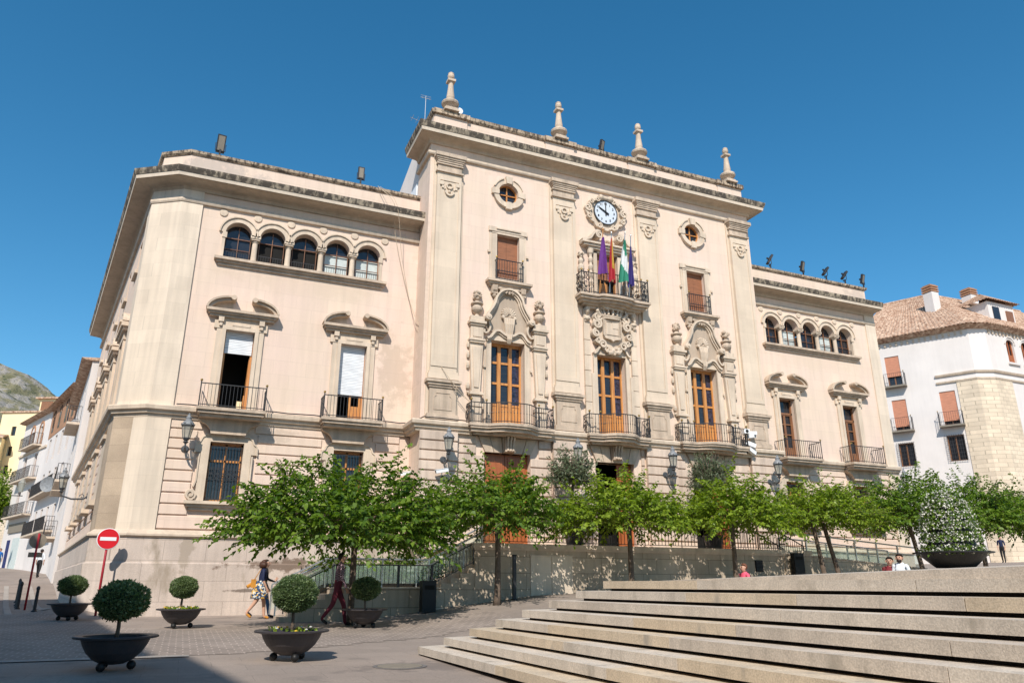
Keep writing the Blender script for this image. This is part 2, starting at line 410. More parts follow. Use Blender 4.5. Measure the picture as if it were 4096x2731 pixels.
M['paving'] = mk('grey paving slabs', (.295,.24,.20), .85, .14, .5, joints=(.9,.6,.006,.75,.05), fine=.14, fs=45, dark=(.33,(.20,.165,.14),.7), horiz=True, stains=[((-11.5,-14.2,0),(1.6,.8,.5),(.15,.125,.11),.6),((-13.2,-9.5,0),(2.2,.5,.5),(.17,.14,.125),.5),((-15.5,-14.5,0),(1.0,.5,.5),(.2,.17,.15),.6),((-10,-6.5,0),(2.5,.8,.8),(.2,.165,.145),.5),((-13.9,-2.6,0),(1.6,.5,.6),(.19,.16,.14),.6)])
M['setts'] = mk('brick setts', (.265,.215,.18), .85, .15, .6, joints=(.24,.24,.014,1.5,.12), fine=.15, fs=30, horiz=True)
M['asphalt'] = mk('worn asphalt', (.16,.145,.135), .9, .15, .7, fine=.2, fs=60)
M['kerb'] = mk('kerb stone', (.36,.32,.28), .85, .1, .8, joints=(1.,50.,.01,.7,.05), fine=.15)
M['paint'] = mk('worn white paint', (.62,.6,.56), .8, .1, 2, fine=.2, fs=25)
M['earth'] = mk('dry earth', (.30,.25,.19), .95, .2, .05)
xs = np.concatenate([[-3000,-1200,-500,-200,-120,-80,-60,-45], np.arange(-36, 44, .5), [46,52,60,75,100,150,250,600,1500,3000]])
ys = np.concatenate([[-2000,-600,-200,-90,-60,-45,-38], np.arange(-32, 30, .5), [31,33,36,40,45,50,56,62,70,80,100,150,250,600,1500,3000]])
sheet('ground', xs, ys, M['paving'])
def in_setts(x, y):
    lo = -11.55 + (max(0, x+14.5))*.55
    hi = -5.4 if x > -16 else -5.4 + (-16-x)*2.2
    return lo < y < hi and x < -7.5 - (y+10)*.0 and y < 4
sheet('sett_road', np.arange(-34, -5, .25), np.arange(-12, 4.1, .25), M['setts'], .006, in_setts)
# kerb line between the foreground pavement and the setts
kb = MB()
for i in range(30):
    x0 = -34 + i*.65; x1 = x0+.65
    if x1 > -14.6: break
    z0, z1 = float(G(x0, -11.6)), float(G(x1, -11.6))
    kb.add([(x0,-11.78,z0+.012),(x1,-11.78,z1+.012),(x1,-11.5,z1+.014),(x0,-11.5,z0+.014)], [(0,1,2,3)])
o = kb.build('kerb_strip', M['kerb']); o['kind'] = 'structure'
# side street: asphalt carriageway, raised pavement strip with kerb, crossing stripes
def street_x(y): return -18.3 - .187*(y-2)
q = MB(); N = 40
vs = []; fs = []
for i in range(N+1):
    y = 3.5 + i*1.6
    for off in (-12., -2.95):
        x = street_x(y)+off; vs.append((x, y, float(G(x, y))+.008))
for i in range(N): fs.append((2*i, 2*i+1, 2*i+3, 2*i+2))
q.add(vs, fs); o = q.build('side_street', M['asphalt'], smooth=True); o['kind'] = 'structure'
q = MB(); vs = []; fs = []
for i in range(N+1):
    y = 2.2 + i*1.6
    for off, dz in ((-3.0, 0), (-2.95, .1), (-2.7, .105)):
        x = street_x(y)+off; vs.append((x, y, float(G(x, y))+dz))
for i in range(N):
    for k in range(2): fs.append((3*i+k, 3*i+k+1, 3*i+k+4, 3*i+k+3))
q.add(vs, fs); o = q.build('kerb', M['kerb'], smooth=False); o['kind'] = 'structure'
q = MB()
for (a_, b_) in ((-1.75, .1), (-.75, .1)):
    vs = []; fs = []
    for i in range(13):
        y = 2.4 + i*1.5
        for off in (a_-b_, a_+b_):
            x = street_x(y)+off; vs.append((x, y, float(G(x, y))+.014))
    for i in range(12): fs.append((2*i, 2*i+1, 2*i+3, 2*i+2))
    q.add(vs, fs)
o = q.build('pale_stone_strip', M['kerb']); o['kind'] = 'structure'
# dark drain cover in the foreground paving
t = thing('manhole_cover', 'dark round metal cover let into the foreground paving', 'manhole cover', (-12.3, -14.1, float(G(-12.3,-14.1))))
q = MB(); q.lathe([(.33,.0),(.33,.012),(.31,.014),(.001,.014)], n=24); q.build('lid', M['signback'], t)
q = MB(); q.lathe([(.40,.0),(.40,.008),(.34,.008),(.335,0)], n=24); q.build('rim', M['asphalt'], t)

# ------------------------------------------------------------------ plaza with its steps
t = thing('granite_steps', 'long granite steps with recesses painted dark as shade, rising to the raised plaza', 'steps', (0,0,0))
sa = R_(-1.3); du = Vector((math.sin(sa), math.cos(sa))); nd = Vector((.941, .337))
mats = [M['gr1'], M['gr2'], M['gr3'], M['gap']]
rs = random.Random(11)
TOPZ = None
for i in range(8):
    zb = .044 + .15*i; c = Vector((-11.6 + .3535*i, -12.62 - .285*i))
    q = MB()
    # west blocks, running towards the camera
    s0 = 0.; L = 26
    while s0 < L:
        ln = rs.choice([1.9, 2.4, 2.9, 3.3]); s1 = min(L, s0+ln)
        p0 = c - du*(s0+.005); p1 = c - du*(s1-.005)
        perp = Vector((du.y, -du.x)); dep = .75
        if s0 == 0: pts = [p0, p1, p1+perp*dep, c + nd*dep - du*.0]
        else: pts = [p0, p1, p1+perp*dep, p0+perp*dep]
        q.prism([(p.x, p.y) for p in pts], 'xy', zb, zb+.112, rs.choice([0,0,1,1,2,2]))
        s0 = s1
    s0 = .75
    while s0 < 30:
        ln = rs.choice([2.2, 2.6, 3.]); s1 = s0+ln
        p0 = c + nd*(s0+.005); p1 = c + nd*(s1-.005); perp = Vector((nd.y, -nd.x))
        pts = [p0, p1, p1+perp*.8, p0+perp*.8]
        q.prism([(p.x, p.y) for p in pts], 'xy', zb-.001, zb+.111, rs.choice([0,0,1,2,2]))
        s0 = s1
    # recessed foot under the overhang, its shade painted near-black
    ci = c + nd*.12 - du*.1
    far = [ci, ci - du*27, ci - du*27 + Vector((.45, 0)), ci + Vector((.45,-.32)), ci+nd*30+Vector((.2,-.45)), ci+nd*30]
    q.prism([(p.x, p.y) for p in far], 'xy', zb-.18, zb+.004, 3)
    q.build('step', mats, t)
# plaza top: sloping granite paved plane above the last step
def PZ(x, y): return 1.225 + .0379*(x+8.76) - .0183*(y+16.68)
c = Vector((-11.6 + .3535*8, -12.62 - .285*8)); c2 = c - du*24; c3 = c + nd*34
pts = [(c.x, c.y), (c2.x, c2.y), (28, -40), (c3.x+3, c3.y-10), (c3.x, c3.y)]
q = MB(); n = len(pts)
vs = [(x, y, PZ(x, y)) for x, y in pts] + [(x, y, 1.04) for x, y in pts]
q.add(vs, [tuple(range(n))] + [(i, (i+1) % n, (i+1) % n+n, i+n) for i in range(n)])
o = q.build('plaza_pavement', M['gr1']); o['kind'] = 'structure'
# ------------------------------------------------------------------ TOWN HALL
TH = thing('town_hall', 'large pink cream town hall with a taller central block, clock and corner lanterns', 'town hall', (0,0,0))
YW = 1.25
PL = [(-21.5,22.5),(-18.08,1.9),(-17.1,1.25),(-8.15,1.25)]; PR = [(8.15,1.25),(17.29,1.25)]; PB = [(-8.15,1.75),(-8.15,0),(8.15,0),(8.15,1.75)]
WINX = [14.57, 10.5]; GFX = [14.55, 10.42]; ARX = [10.17+1.22*k for k in range(5)]
def rr(h0, h1, c, hw): return (c-hw, c+hw, h0, h1)
def railing(path, z0, z1, sp=.115, r=.011, knobs=True, mid=True, belly=0., rail=.022):
    q = MB()
    P = [Vector(p) for p in path]
    q.tube([(p.x, p.y, z1) for p in P], rail, 4); q.tube([(p.x, p.y, z0+.06) for p in P], rail*.75, 4)
    for i in range(len(P)-1):
        L = (P[i+1]-P[i]).length; n = max(1, round(L/sp))
        for k in range(n + (1 if i == len(P)-2 else 0)):
            p = P[i].lerp(P[i+1], k/n)
            q.tube([(p.x, p.y, z0), (p.x, p.y, z1)], r, 4)
            if mid: q.sphere((p.x, p.y, z0+(z1-z0)*.52), r*2.0, 5, 0, (1,1,1.6)); q.sphere((p.x, p.y, z0+(z1-z0)*.2), r*1.7, 5, 0, (1,1,1.4))
    if knobs:
        for p in (P[0], P[-1]) if knobs is True else [P[j] for j in knobs]:
            q.tube([(p.x, p.y, z0), (p.x, p.y, z1+.06)], r*2, 6); q.sphere((p.x, p.y, z1+.1), .045, 8, 1)
    return q
IR = [M['iron'], M['brass']]

# --- wing walls
for sx in (-1, 1):
    q = MB()
    ex0, ex1 = 8.12, (17.1 if sx < 0 else 17.25)
    def H(c, hw, a, b): return (min(sx*c-hw, sx*c+hw), max(sx*c-hw, sx*c+hw), a, b)
    holes = [H(c, .49, 6.9, 9.75) for c in WINX] + [H(c, .54, 3.76, 5.73) for c in GFX]
    a0, a1 = ARX[0]-.46, ARX[-1]+.46
    holes += [(min(sx*a0, sx*a1), max(sx*a0, sx*a1), 12.46, 13.52)] + [H(c, .46, 13.52, 13.98) for c in ARX]
    x0, x1 = sorted((sx*ex0, sx*ex1))
    q.wall(x0, x1, -.6, 15.5, holes, YW, .42)
    for c in ARX:   # spandrels turn the square heads into arches
        for s in (-1, 1):
            A = arc(sx*c, 13.52, .46, 90 - s*0, 90 - s*90, 8)
            q.prism(A + [(sx*c + s*.46, 13.98)], 'xz', YW, YW+.42)
    q.build('wing_wall', M['plaster'], TH)
# side wall and chamfer of the left wing, right end wall
sd = Vector((-21.5+18.08, 22.5-1.9)); sl_ = sd.length; sang = math.atan2(sd.y, sd.x)
MS = Matrix.Translation((-21.5, 22.5, 0)) @ Matrix.Rotation(sang+math.pi, 4, 'Z')     # local u runs from the far end to the corner
q = MB(MS); sh = []
for k in range(6):
    u = sl_ - 2.6 - k*3.55
    if u < 1.2: break
    sh += [(u-.42, u+.42, 12.6, 13.9), (u-.45, u+.45, 7.0, 9.7), (u-.48, u+.48, 3.9, 5.75)]
q.wall(0, sl_, -.6, 15.5, sh, 0, .3); q.build('side_wall', M['plaster'], TH)
for (u0, u1, a_, b_) in sh:
    qq = MB(MS); qq.box(u0-.02, u1+.02, .22, .3, a_, b_, 0)
    cx = (u0+u1)/2
    qq.box(cx-.03, cx+.03, .17, .22, a_, b_, 1); qq.box(u0, u0+.07, .17, .22, a_, b_, 1); qq.box(u1-.07, u1, .17, .22, a_, b_, 1)
    qq.box(u0, u1, .17, .22, a_+(b_-a_)*.7, a_+(b_-a_)*.7+.06, 1)
    qq.build('side_window', [M['pane'], M['darkwood']], TH)
    qq = MB(MS)
    if b_ < 6: qq.box(u0-.25, u1+.25, -.1, 0, a_-.02, b_+.25); qq.box(u0-.4, u1+.4, -.3, 0, a_-.2, a_-.02); qq.box(u0-.35, u1+.35, -.2, 0, b_+.25, b_+.4); pass
    elif b_ < 11:
        qq.box(u0-.3, u0, -.1, 0, a_, b_); qq.box(u1, u1+.3, -.1, 0, a_, b_); qq.box(u0-.35, u1+.35, -.12, 0, b_, b_+.3)
        qq.box(u0-.7, u1+.7, -.27, 0, b_+.42, b_+.56); qq.box(u0-.6, u1+.6, -.2, 0, b_+.3, b_+.42)
        for s in (-1, 1): qq.bar([(cx+s*x, z) for x, z in arc(.3, b_+.6, .85, 0, 85, 8, .45)], .08, -.26, 0)
    else: qq.box(u0-.12, u1+.12, -.12, 0, a_-.14, a_)
    qq.build('side_surround', [M['trim'], M['pane']], TH)
q = MB()
for (z0, z1, m) in ((-.6, 15.5, 0),): q.quad((-18.08,1.9,z0), (-17.1,1.25,z0), (-17.1,1.25,z1), (-18.08,1.9,z1))
q.quad((17.25,1.25,-.6), (17.25,20,-.6), (17.25,20,15.5), (17.25,1.25,15.5))
q.build('end_wall', M['plaster'], TH)
# smooth cream corner strips
q = MB()
q.sweep([(-18.22,2.62),(-18.08,1.9),(-17.1,1.25),(-16.4,1.25)], [(0,6.85),(.07,6.85),(.07,15.1),(0,15.1)])
q.build('corner_strip', M['cream'], TH)
q = MB(); q.sweep([(16.62,1.25),(17.25,1.25),(17.25,3)], [(0,6.85),(.07,6.85),(.07,15.1),(0,15.1)])
q.build('corner_strip', M['cream'], TH)
q = MB(); q.sweep([(-17.5,1.515),(-17.1,1.25),(-16.4,1.25)], [(0,2.6),(.09,2.6),(.09,6.5),(0,6.5)]); q.build('corner_pier', M['cream'], TH)
q = MB(); q.sweep([(-18.35,3.3),(-18.08,1.9),(-17.5,1.515)], [(0,2.6),(.092,2.6),(.092,6.5),(0,6.5)]); q.build('weathered_pier', M['ochre'], TH)
q = MB(); q.sweep([(16.6,1.25),(17.25,1.25),(17.25,4)], [(0,1.),(.09,1.),(.09,6.5),(0,6.5)]); q.build('corner_pier', M['cream'], TH)
# plinth
for P in (PL, PR):
    q = MB(); q.sweep(P, [(0,-.6),(.26,-.6),(.26,1.76),(.2,1.8),(.2,2.55),(0,2.55)]); q.build('plinth', M['plinth'], TH)
    q = MB(); q.sweep(P, [(0,2.55),(.22,2.55),(.29,2.6),(.29,2.66),(.24,2.70),(.16,2.76),(.1,2.8),(0,2.8)]); q.build('plinth_moulding', M['trim'], TH)
# rusticated courses of the wings: real raised bands with open joints
GZ = [2.82, 3.27, 3.63, 3.99, 4.35, 4.72, 5.08, 5.42, 5.77, 6.10, 6.46]
def courses(q, x0, x1, y, th, holes, zs=GZ, gap=.052):
    for k in range(len(zs)-1):
        a_, b_ = zs[k]+gap*.5, zs[k+1]-gap*.5
        seg = [(x0, x1)]
        for (h0, h1, ha, hb) in holes:
            if hb > a_+.02 and ha < b_-.02:
                ns = []
                for (s0, s1) in seg:
                    if h1 <= s0 or h0 >= s1: ns.append((s0, s1)); continue
                    if h0 > s0: ns.append((s0, h0))
                    if h1 < s1: ns.append((h1, s1))
                seg = ns
        for (s0, s1) in seg:
            if s1-s0 < .05: continue
            # bevelled block
            bv = .014
            q.add([(s0,y,a_),(s1,y,a_),(s1,y,b_),(s0,y,b_),(s0,y-th+bv,a_),(s1,y-th+bv,a_),(s1,y-th+bv,b_),(s0,y-th+bv,b_),(s0+bv,y-th,a_+bv),(s1-bv,y-th,a_+bv),(s1-bv,y-th,b_-bv),(s0+bv,y-th,b_-bv)],
                  [(8,9,10,11),(4,5,9,8),(5,6,10,9),(6,7,11,10),(7,4,8,11),(0,1,5,4),(1,2,6,5),(2,3,7,6),(3,0,4,7)])
for sx in (-1, 1):
    q = MB()
    x0, x1 = sorted((sx*8.56, sx*16.38 if sx < 0 else 16.58))
    hs = [(sx*c-.98, sx*c+.98, 3.4, 5.95) for c in GFX] + [(sx*c-.85, sx*c+.85, 5.9, 6.6) for c in GFX]
    courses(q, x0, x1, YW, .05, hs); q.build('rusticated_courses', M['plaster'], TH)
q = MB(MS); courses(q, 1., sl_-1.6, 0, .05, [(a-.35, b+.35, 3.4, 6.2) for (a, b, c_, d_) in sh if d_ < 6]); q.build('rusticated_courses', M['plaster'], TH)
# string course, frieze band, cornice, parapet
STR = [(0,6.42),(.1,6.42),(.12,6.52),(.2,6.54),(.22,6.62),(.31,6.66),(.33,6.78),(.3,6.82),(.1,6.86),(0,6.86)]
for P in (PL, PR):
    q = MB(); q.sweep(P, STR); q.build('string_course', M['trim'], TH)
    q = MB(); q.sweep(P, [(0,14.44),(.1,14.44),(.13,14.5),(.13,14.58),(.09,14.62),(0,14.62)]); q.build('frieze_band', M['trim'], TH)
def cornice(P, z0, prj, h1, h2):
    a_ = MB(); a_.sweep(P, [(0,z0-.18),(.08,z0-.18),(.12,z0-.06),(.2,z0-.02),(prj-.1,z0+.02),(prj-.06,z0+.0),(0,z0+.3)]); 
    b_ = MB(); b_.sweep(P, [(0,z0+.05),(prj-.05,z0+.03),(prj-.02,z0+h1*.42),(0,z0+h1*.42)])
    c_ = MB(); c_.sweep(P, [(0,z0+h1*.43),(prj+.0,z0+h1*.43),(prj+.05,z0+h1*.8),(prj+.06,z0+h1),(prj-.05,z0+h1+.02),(0,z0+h1+h2)])
    return a_, b_, c_
for P in (PL, PR):
    a_, b_, c_ = cornice(P, 15.12, .78, .38, .1)
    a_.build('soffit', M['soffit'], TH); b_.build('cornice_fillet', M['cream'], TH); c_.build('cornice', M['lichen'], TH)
for P in ([(-21.4,22.5),(-18.0,1.98),(-17.05,1.36),(-8.1,1.36)], [(8.1,1.36),(17.15,1.36),(17.15,20)]):
    q = MB(); q.sweep(P, [(-.35,15.5),(0,15.5),(0,16.5),(-.35,16.5)]); q.build('parapet', M['plaster'], TH)
    q = MB(); q.sweep(P, [(-.45,16.5),(.04,16.5),(.1,16.56),(.12,16.66),(-.45,16.70)]); q.build('parapet_coping', M['coping'], TH)
q = MB(); q.add([(-21.3,22.4,15.9),(-17.9,2,15.9),(-17,1.4,15.9),(17.1,1.4,15.9),(17.1,20,15.9),(-17,22.4,15.9)], [(0,1,2,3,4,5)]); q.build('flat_roof', M['tile'], TH)

# --- wing loggia: archivolts, columns, roundels, sill, glazing
for sx in (-1, 1):
    cs = sorted(sx*c for c in ARX)
    for c in cs:
        q = MB(); q.bar(arc(c, 13.52, .56, 180, 0, 18), .2, YW-.05, YW+.0); q.bar(arc(c, 13.52, .66, 180, 0, 18), .05, YW-.1, YW)
        q.build('arch', M['trim'], TH)
    for k in range(len(cs)-1):
        c = (cs[k]+cs[k+1])/2
        q = MB(); q.lathe([(.14,12.46),(.14,12.54),(.115,12.58),(.105,12.7),(.095,13.3),(.12,13.33),(.12,13.37),(.1,13.39)], (c, YW+.14, 0), 14)
        q.box(c-.15, c+.15, YW-.02, YW+.3, 13.39, 13.45); q.box(c-.18, c+.18, YW-.05, YW+.3, 13.45, 13.56)
        q.build('column', M['trim'], TH, smooth=False)
    for c in (cs[0]-.5, cs[-1]+.5):
        q = MB(); q.box(c-.06 if c < cs[0] else c-.1, c+.1 if c < cs[0] else c+.06, YW-.06, YW+.0, 13.3, 13.52); q.box(c-.05, c+.05, YW-.03, YW+.1, 12.46, 13.3); q.build('loggia_impost', M['trim'], TH)
    for k in range(6):
        c = cs[0]-.61+1.22*k
        q = MB(); q.lathe([(.001,-.05),(.13,-.045),(.15,-.02),(.15,0)], (c, YW, 14.28), 18, axis='y'); q.build('roundel', M['trim'], TH)
    q = MB(); m_ = (cs[0]+cs[-1])/2
    q.box(m_-3.17, m_+3.17, YW-.25, YW+.05, 12.36, 12.46); q.box(m_-3.1, m_+3.1, YW-.16, YW, 12.28, 12.36); q.box(m_-3.03, m_+3.03, YW-.08, YW, 12.18, 12.28)
    q.build('loggia_sill', M['stone'], TH)
    for k, c in enumerate(cs):
        opn = (sx < 0 and k in (1, 2))
        q = MB()
        for x in (c-.46, c-.0, c+.435): q.box(x-.0, x+.024, YW+.26, YW+.31, 12.46, 13.9 if abs(x-c) < .1 else 13.55)
        for z in ((13.42, 13.445), (12.98, 12.995)):
            if not (opn and z[0] < 13.2): q.box(c-.46, c+.46, YW+.255, YW+.30, z[0], z[1])
        w_ = q.build('window', M['darkwood'], TH)
        q = MB()
        q.box(c-.48, c+.48, YW+.32, YW+.34, 13.45, 13.99)
        q.build('pane', M['pane'], w_)
        q = MB(); q.box(c-.48, c+.48, YW+.34, YW+.36, 12.46, 13.45)
        cur = (sx < 0 and k in (3, 4)) or (sx > 0 and k in (1, 3))
        q.build('pane', M['dark'] if opn else (M['curtain'] if cur else M['pane']), w_)
        railing([(c-.44, YW+.1), (c+.44, YW+.1)], 12.47, 12.82, .09, .008, knobs=False, mid=False, rail=.014).build('railing', IR, w_)

# --- wing main floor windows with broken segmental pediments
def wing_window(sx, c, mode):
    x = sx*c
    q = MB(Matrix.Translation((x, YW, 0)))
    for s in (-1, 1):
        q.box(min(s*.8, s*.62), max(s*.8, s*.62), -.07, 0, 6.87, 9.78); q.box(min(s*.62, s*.49), max(s*.62, s*.49), -.11, .02, 6.87, 9.75)
        q.box(min(s*.9, s*.6), max(s*.9, s*.6), -.09, 0, 9.78, 10.07); q.box(min(s*.78, s*.6), max(s*.78, s*.6), -.2, 0, 10.0, 10.18); q.box(min(s*.74, s*.64), max(s*.74, s*.64), -.16, 0, 9.86, 10.0)
    q.box(-.62, .62, -.112, .02, 9.75, 9.9); q.box(-.6, .6, -.075, 0, 9.9, 10.18); q.box(-.3, .3, -.13, 0, 9.9, 9.98)
    q.build('window_surround', M['trim'], TH)
    q = MB(Matrix.Translation((x, YW, 0)))
    q.box(-1.1, 1.1, -.2, 0, 10.18, 10.27); q.box(-1.16, 1.16, -.29, 0, 10.27, 10.34); q.box(-1.22, 1.22, -.36, 0, 10.34, 10.44)
    for s in (-1, 1):
        A = [(s*p, z) for p, z in arc(.33, 10.42, .88, 3, 88, 12, .5)]; q.bar(A, .07, -.37, 0)
        A = [(s*p, z) for p, z in arc(.33, 10.42, .79, 3, 88, 12, .42)]; q.bar(A, .1, -.27, 0)
        q.lathe([(.001,-.4),(.09,-.4),(.1,-.36),(.1,0),(.001,0)], (s*.36, 0, 10.88), 14, axis='y')
        q.prism([(s*p, z) for p, z in arc(.33, 10.42, .76, 3, 88, 8, .38)] + [(s*.33, 10.42)], 'xz', -.05, 0)
    q.build('pediment', M['stone'], TH)
    q = MB(Matrix.Translation((x, YW, 0)))
    for xx in (-.49, .42): q.box(xx, xx+.07, .2, .28, 6.9, 9.75)
    q.box(-.49, .49, .2, .28, 9.67, 9.75)
    if mode == 'doors':
        q.box(-.49, .49, .2, .28, 9.0, 9.09)
        for xx in (-.42, -.055, .005, .37): q.box(xx, xx+.05, .22, .27, 6.9, 9.0)
        for z in (6.9, 7.35, 8.0, 8.5, 8.95): q.box(-.42, .42, .225, .265, z, z+.05)
        q.box(-.42, .42, .23, .26, 6.9, 7.35)
    if mode == 'open': 
        q.box(.40, .46, .28, .95, 6.9, 8.9); q.box(.36, .40, .3, .9, 7.0, 7.5)
    if mode == 'shut':
        q.box(.0, .42, .22, .27, 6.9, 7.02); q.box(.0, .08, .22, .27, 6.9, 7.9); q.box(.36, .44, .22, .27, 6.9, 7.9); q.box(0, .42, .23, .26, 7.02, 7.45)
    w_ = q.build('window', M['wood'] if mode != 'doors' else M['darkwood'], TH)
    q = MB(Matrix.Translation((x, YW, 0)))
    if mode == 'doors': q.box(-.48, .48, .29, .3, 6.9, 9.7); q.build('pane', M['pane'], w_)
    else:
        q.add([(-.9,.29,6.9),(.9,.29,6.9),(.9,1.6,6.9),(-.9,1.6,6.9),(-.9,.29,10),(.9,.29,10),(.9,1.6,10),(-.9,1.6,10)], [(0,1,2,3),(4,5,6,7),(3,2,6,7),(0,3,7,4),(1,2,6,5)])
        q.build('room', M['dark'], w_)
        q = MB(Matrix.Translation((x, YW, 0))); q.box(-.46, .46, .16, .2, 8.95 if mode == 'open' else 7.85, 9.75); q.build('shutter', M['roller'], w_)
    q = MB(Matrix.Translation((x, YW, 0)))
    q.box(-1.1, 1.1, -.87, -.335, 6.66, 6.76); q.box(-1.05, 1.05, -.8, -.335, 6.56, 6.66); q.box(-.98, .98, -.68, -.2, 6.46, 6.56)
    top = smooth_path([(1.0,6.46),(.92,6.36),(.72,6.26),(.6,6.12),(.56,5.97)], 4)
    q.prism([(-a_, b_) for a_, b_ in reversed(top)] + top[1:] if False else [(a_, b_) for a_, b_ in top] + [(-a_, b_) for a_, b_ in reversed(top)], 'xz', -.3, 0)
    b_ = q.build('balcony', M['stone'], TH)
    railing([(x-1.05, YW-.1), (x-1.05, YW-.82), (x+1.05, YW-.82), (x+1.05, YW-.1)], 6.77, 7.55, .115, .010, knobs=[1, 2], mid=False).build('railing', IR, b_)
wing_window(-1, WINX[0], 'open'); wing_window(-1, WINX[1], 'shut'); wing_window(1, WINX[1], 'doors'); wing_window(1, WINX[0], 'doors')
q = MB(); q.box(-14.42, -14.25, 1.45, 1.6, 6.9, 7.25); q.build('yellow_box', M['yellow'], TH)

def gf_window(sx, c):
    x = sx*c; T_ = Matrix.Translation((x, YW, 0)); q = MB(T_)
    # stone surround with eared shoulders and scrolls at the foot
    outl = smooth_path([(.98,5.35),(.97,5.62),(.86,5.72),(.8,5.86),(.7,5.93)], 4)
    q.prism([(.54,3.76),(.82,3.76),(.8,5.35)] + outl + [(.54,5.93)], 'xz', -.1, .02); q.prism([(-a_, b_) for a_, b_ in [(.54,3.76),(.82,3.76),(.8,5.35)] + outl + [(.54,5.93)]], 'xz', -.1, .02)
    q.box(-.54, .54, -.1, .02, 5.73, 5.93); q.box(-.72, .72, -.15, 0, 5.93, 5.98)
    for s in (-1, 1):
        q.bar([(s*a_, b_) for a_, b_ in [(1.0,5.33)] + outl[1:]], .05, -.14, 0)
        q.bar([(s*.84,5.3), (s*.84,4.4), (s*.9,4.2)], .05, -.13, 0)
        sp = [(s*(.95+(.16-.14*t/16)*math.cos(R_(180-s*0+t*34))), 3.95+(.19-.16*t/16)*math.sin(R_(180+t*34))) for t in range(17)]
        q.bar(sp, .06, -.16, 0); q.lathe([(.001,-.12),(.17,-.1),(.19,0)], (s*.95, 0, 3.95), 14, axis='y')
    q.box(-1.12, 1.12, -.33, 0, 3.64, 3.74); q.box(-1.05, 1.05, -.22, 0, 3.55, 3.64); q.box(-.95, .95, -.14, 0, 3.45, 3.55)
    q.build('window_surround', M['trim'], TH)
    q = MB(T_)
    for xx in (-.54, -.035, .47): q.box(xx, xx+.07, .26, .32, 3.76, 5.73)
    for z in (3.76, 5.1, 5.66): q.box(-.54, .54, .26, .32, z, z+.07)
    w_ = q.build('window', M['wood'], TH)
    q = MB(T_); q.box(-.54, .54, .33, .34, 3.76, 5.73); q.build('pane', M['pane'], w_)
    q = MB(T_)
    for k in range(11):
        xx = -.5+k*.1; q.tube([(xx, .03, 3.8), (xx, .03, 5.62)], .013, 4)
    for z in (3.84, 4.48, 4.86, 5.58): q.box(-.53, .53, .02, .045, z, z+.018)
    for k in range(5):
        for z in (4.6, 4.76): q.bar(arc(-.4+.2*k, z, .075, 0, 330, 9), .02, .02, .035)
    q.build('grille', M['iron'], w_)
for sx in (-1, 1):
    for c in GFX: gf_window(sx, c)
# ------------------------------------------------------------------ central block
UX = 4.70
dh = [(-UX-.715, -UX+.715, 6.9, 10.25), (-.69, .69, 6.9, 10.28), (UX-.715, UX+.715, 6.9, 10.25)]
wh = [(-UX-.5, -UX+.5, 13.0, 14.9), (-.52, .52, 13.0, 14.9), (UX-.5, UX+.5, 13.0, 14.9)]
gd = [(-5.62, -3.74, 2.3, 5.84), (-.89, .89, 2.3, 5.77), (3.74, 5.62, 2.3, 5.84)]
OZ = 16.87
q = MB()
q.wall(-8.15, 8.15, -.5, 18.8, dh+wh+gd+[(s*UX-.5, s*UX+.5, OZ-.5, OZ+.5) for s in (-1, 1)], 0, .4)
for s in (-1, 1):      # round the oculus openings
    for k in range(4):
        A = arc(s*UX, OZ, .45, k*90, k*90+90, 7)
        cx_, cz_ = s*UX + .5*(1 if k in (0, 3) else -1), OZ + .5*(1 if k < 2 else -1)
        e0 = (s*UX + (.5 if k == 0 else -.5 if k == 2 else 0), OZ + (.5 if k == 1 else -.5 if k == 3 else 0)); e1 = (s*UX + (-.5 if k == 1 else .5 if k == 3 else 0), OZ + (.5 if k == 0 else -.5 if k == 2 else 0))
        q.prism(A + [e1, (cx_, cz_), e0], 'xz', 0, .35)
q.build('central_wall', M['plaster'], TH)
for s in (-1, 1): q = MB(); q.box(min(s*8.15,s*7.9), max(s*8.15,s*7.9), .402, 1.75, -.5, 18.8); q.build('return_wall', M['plaster'], TH)
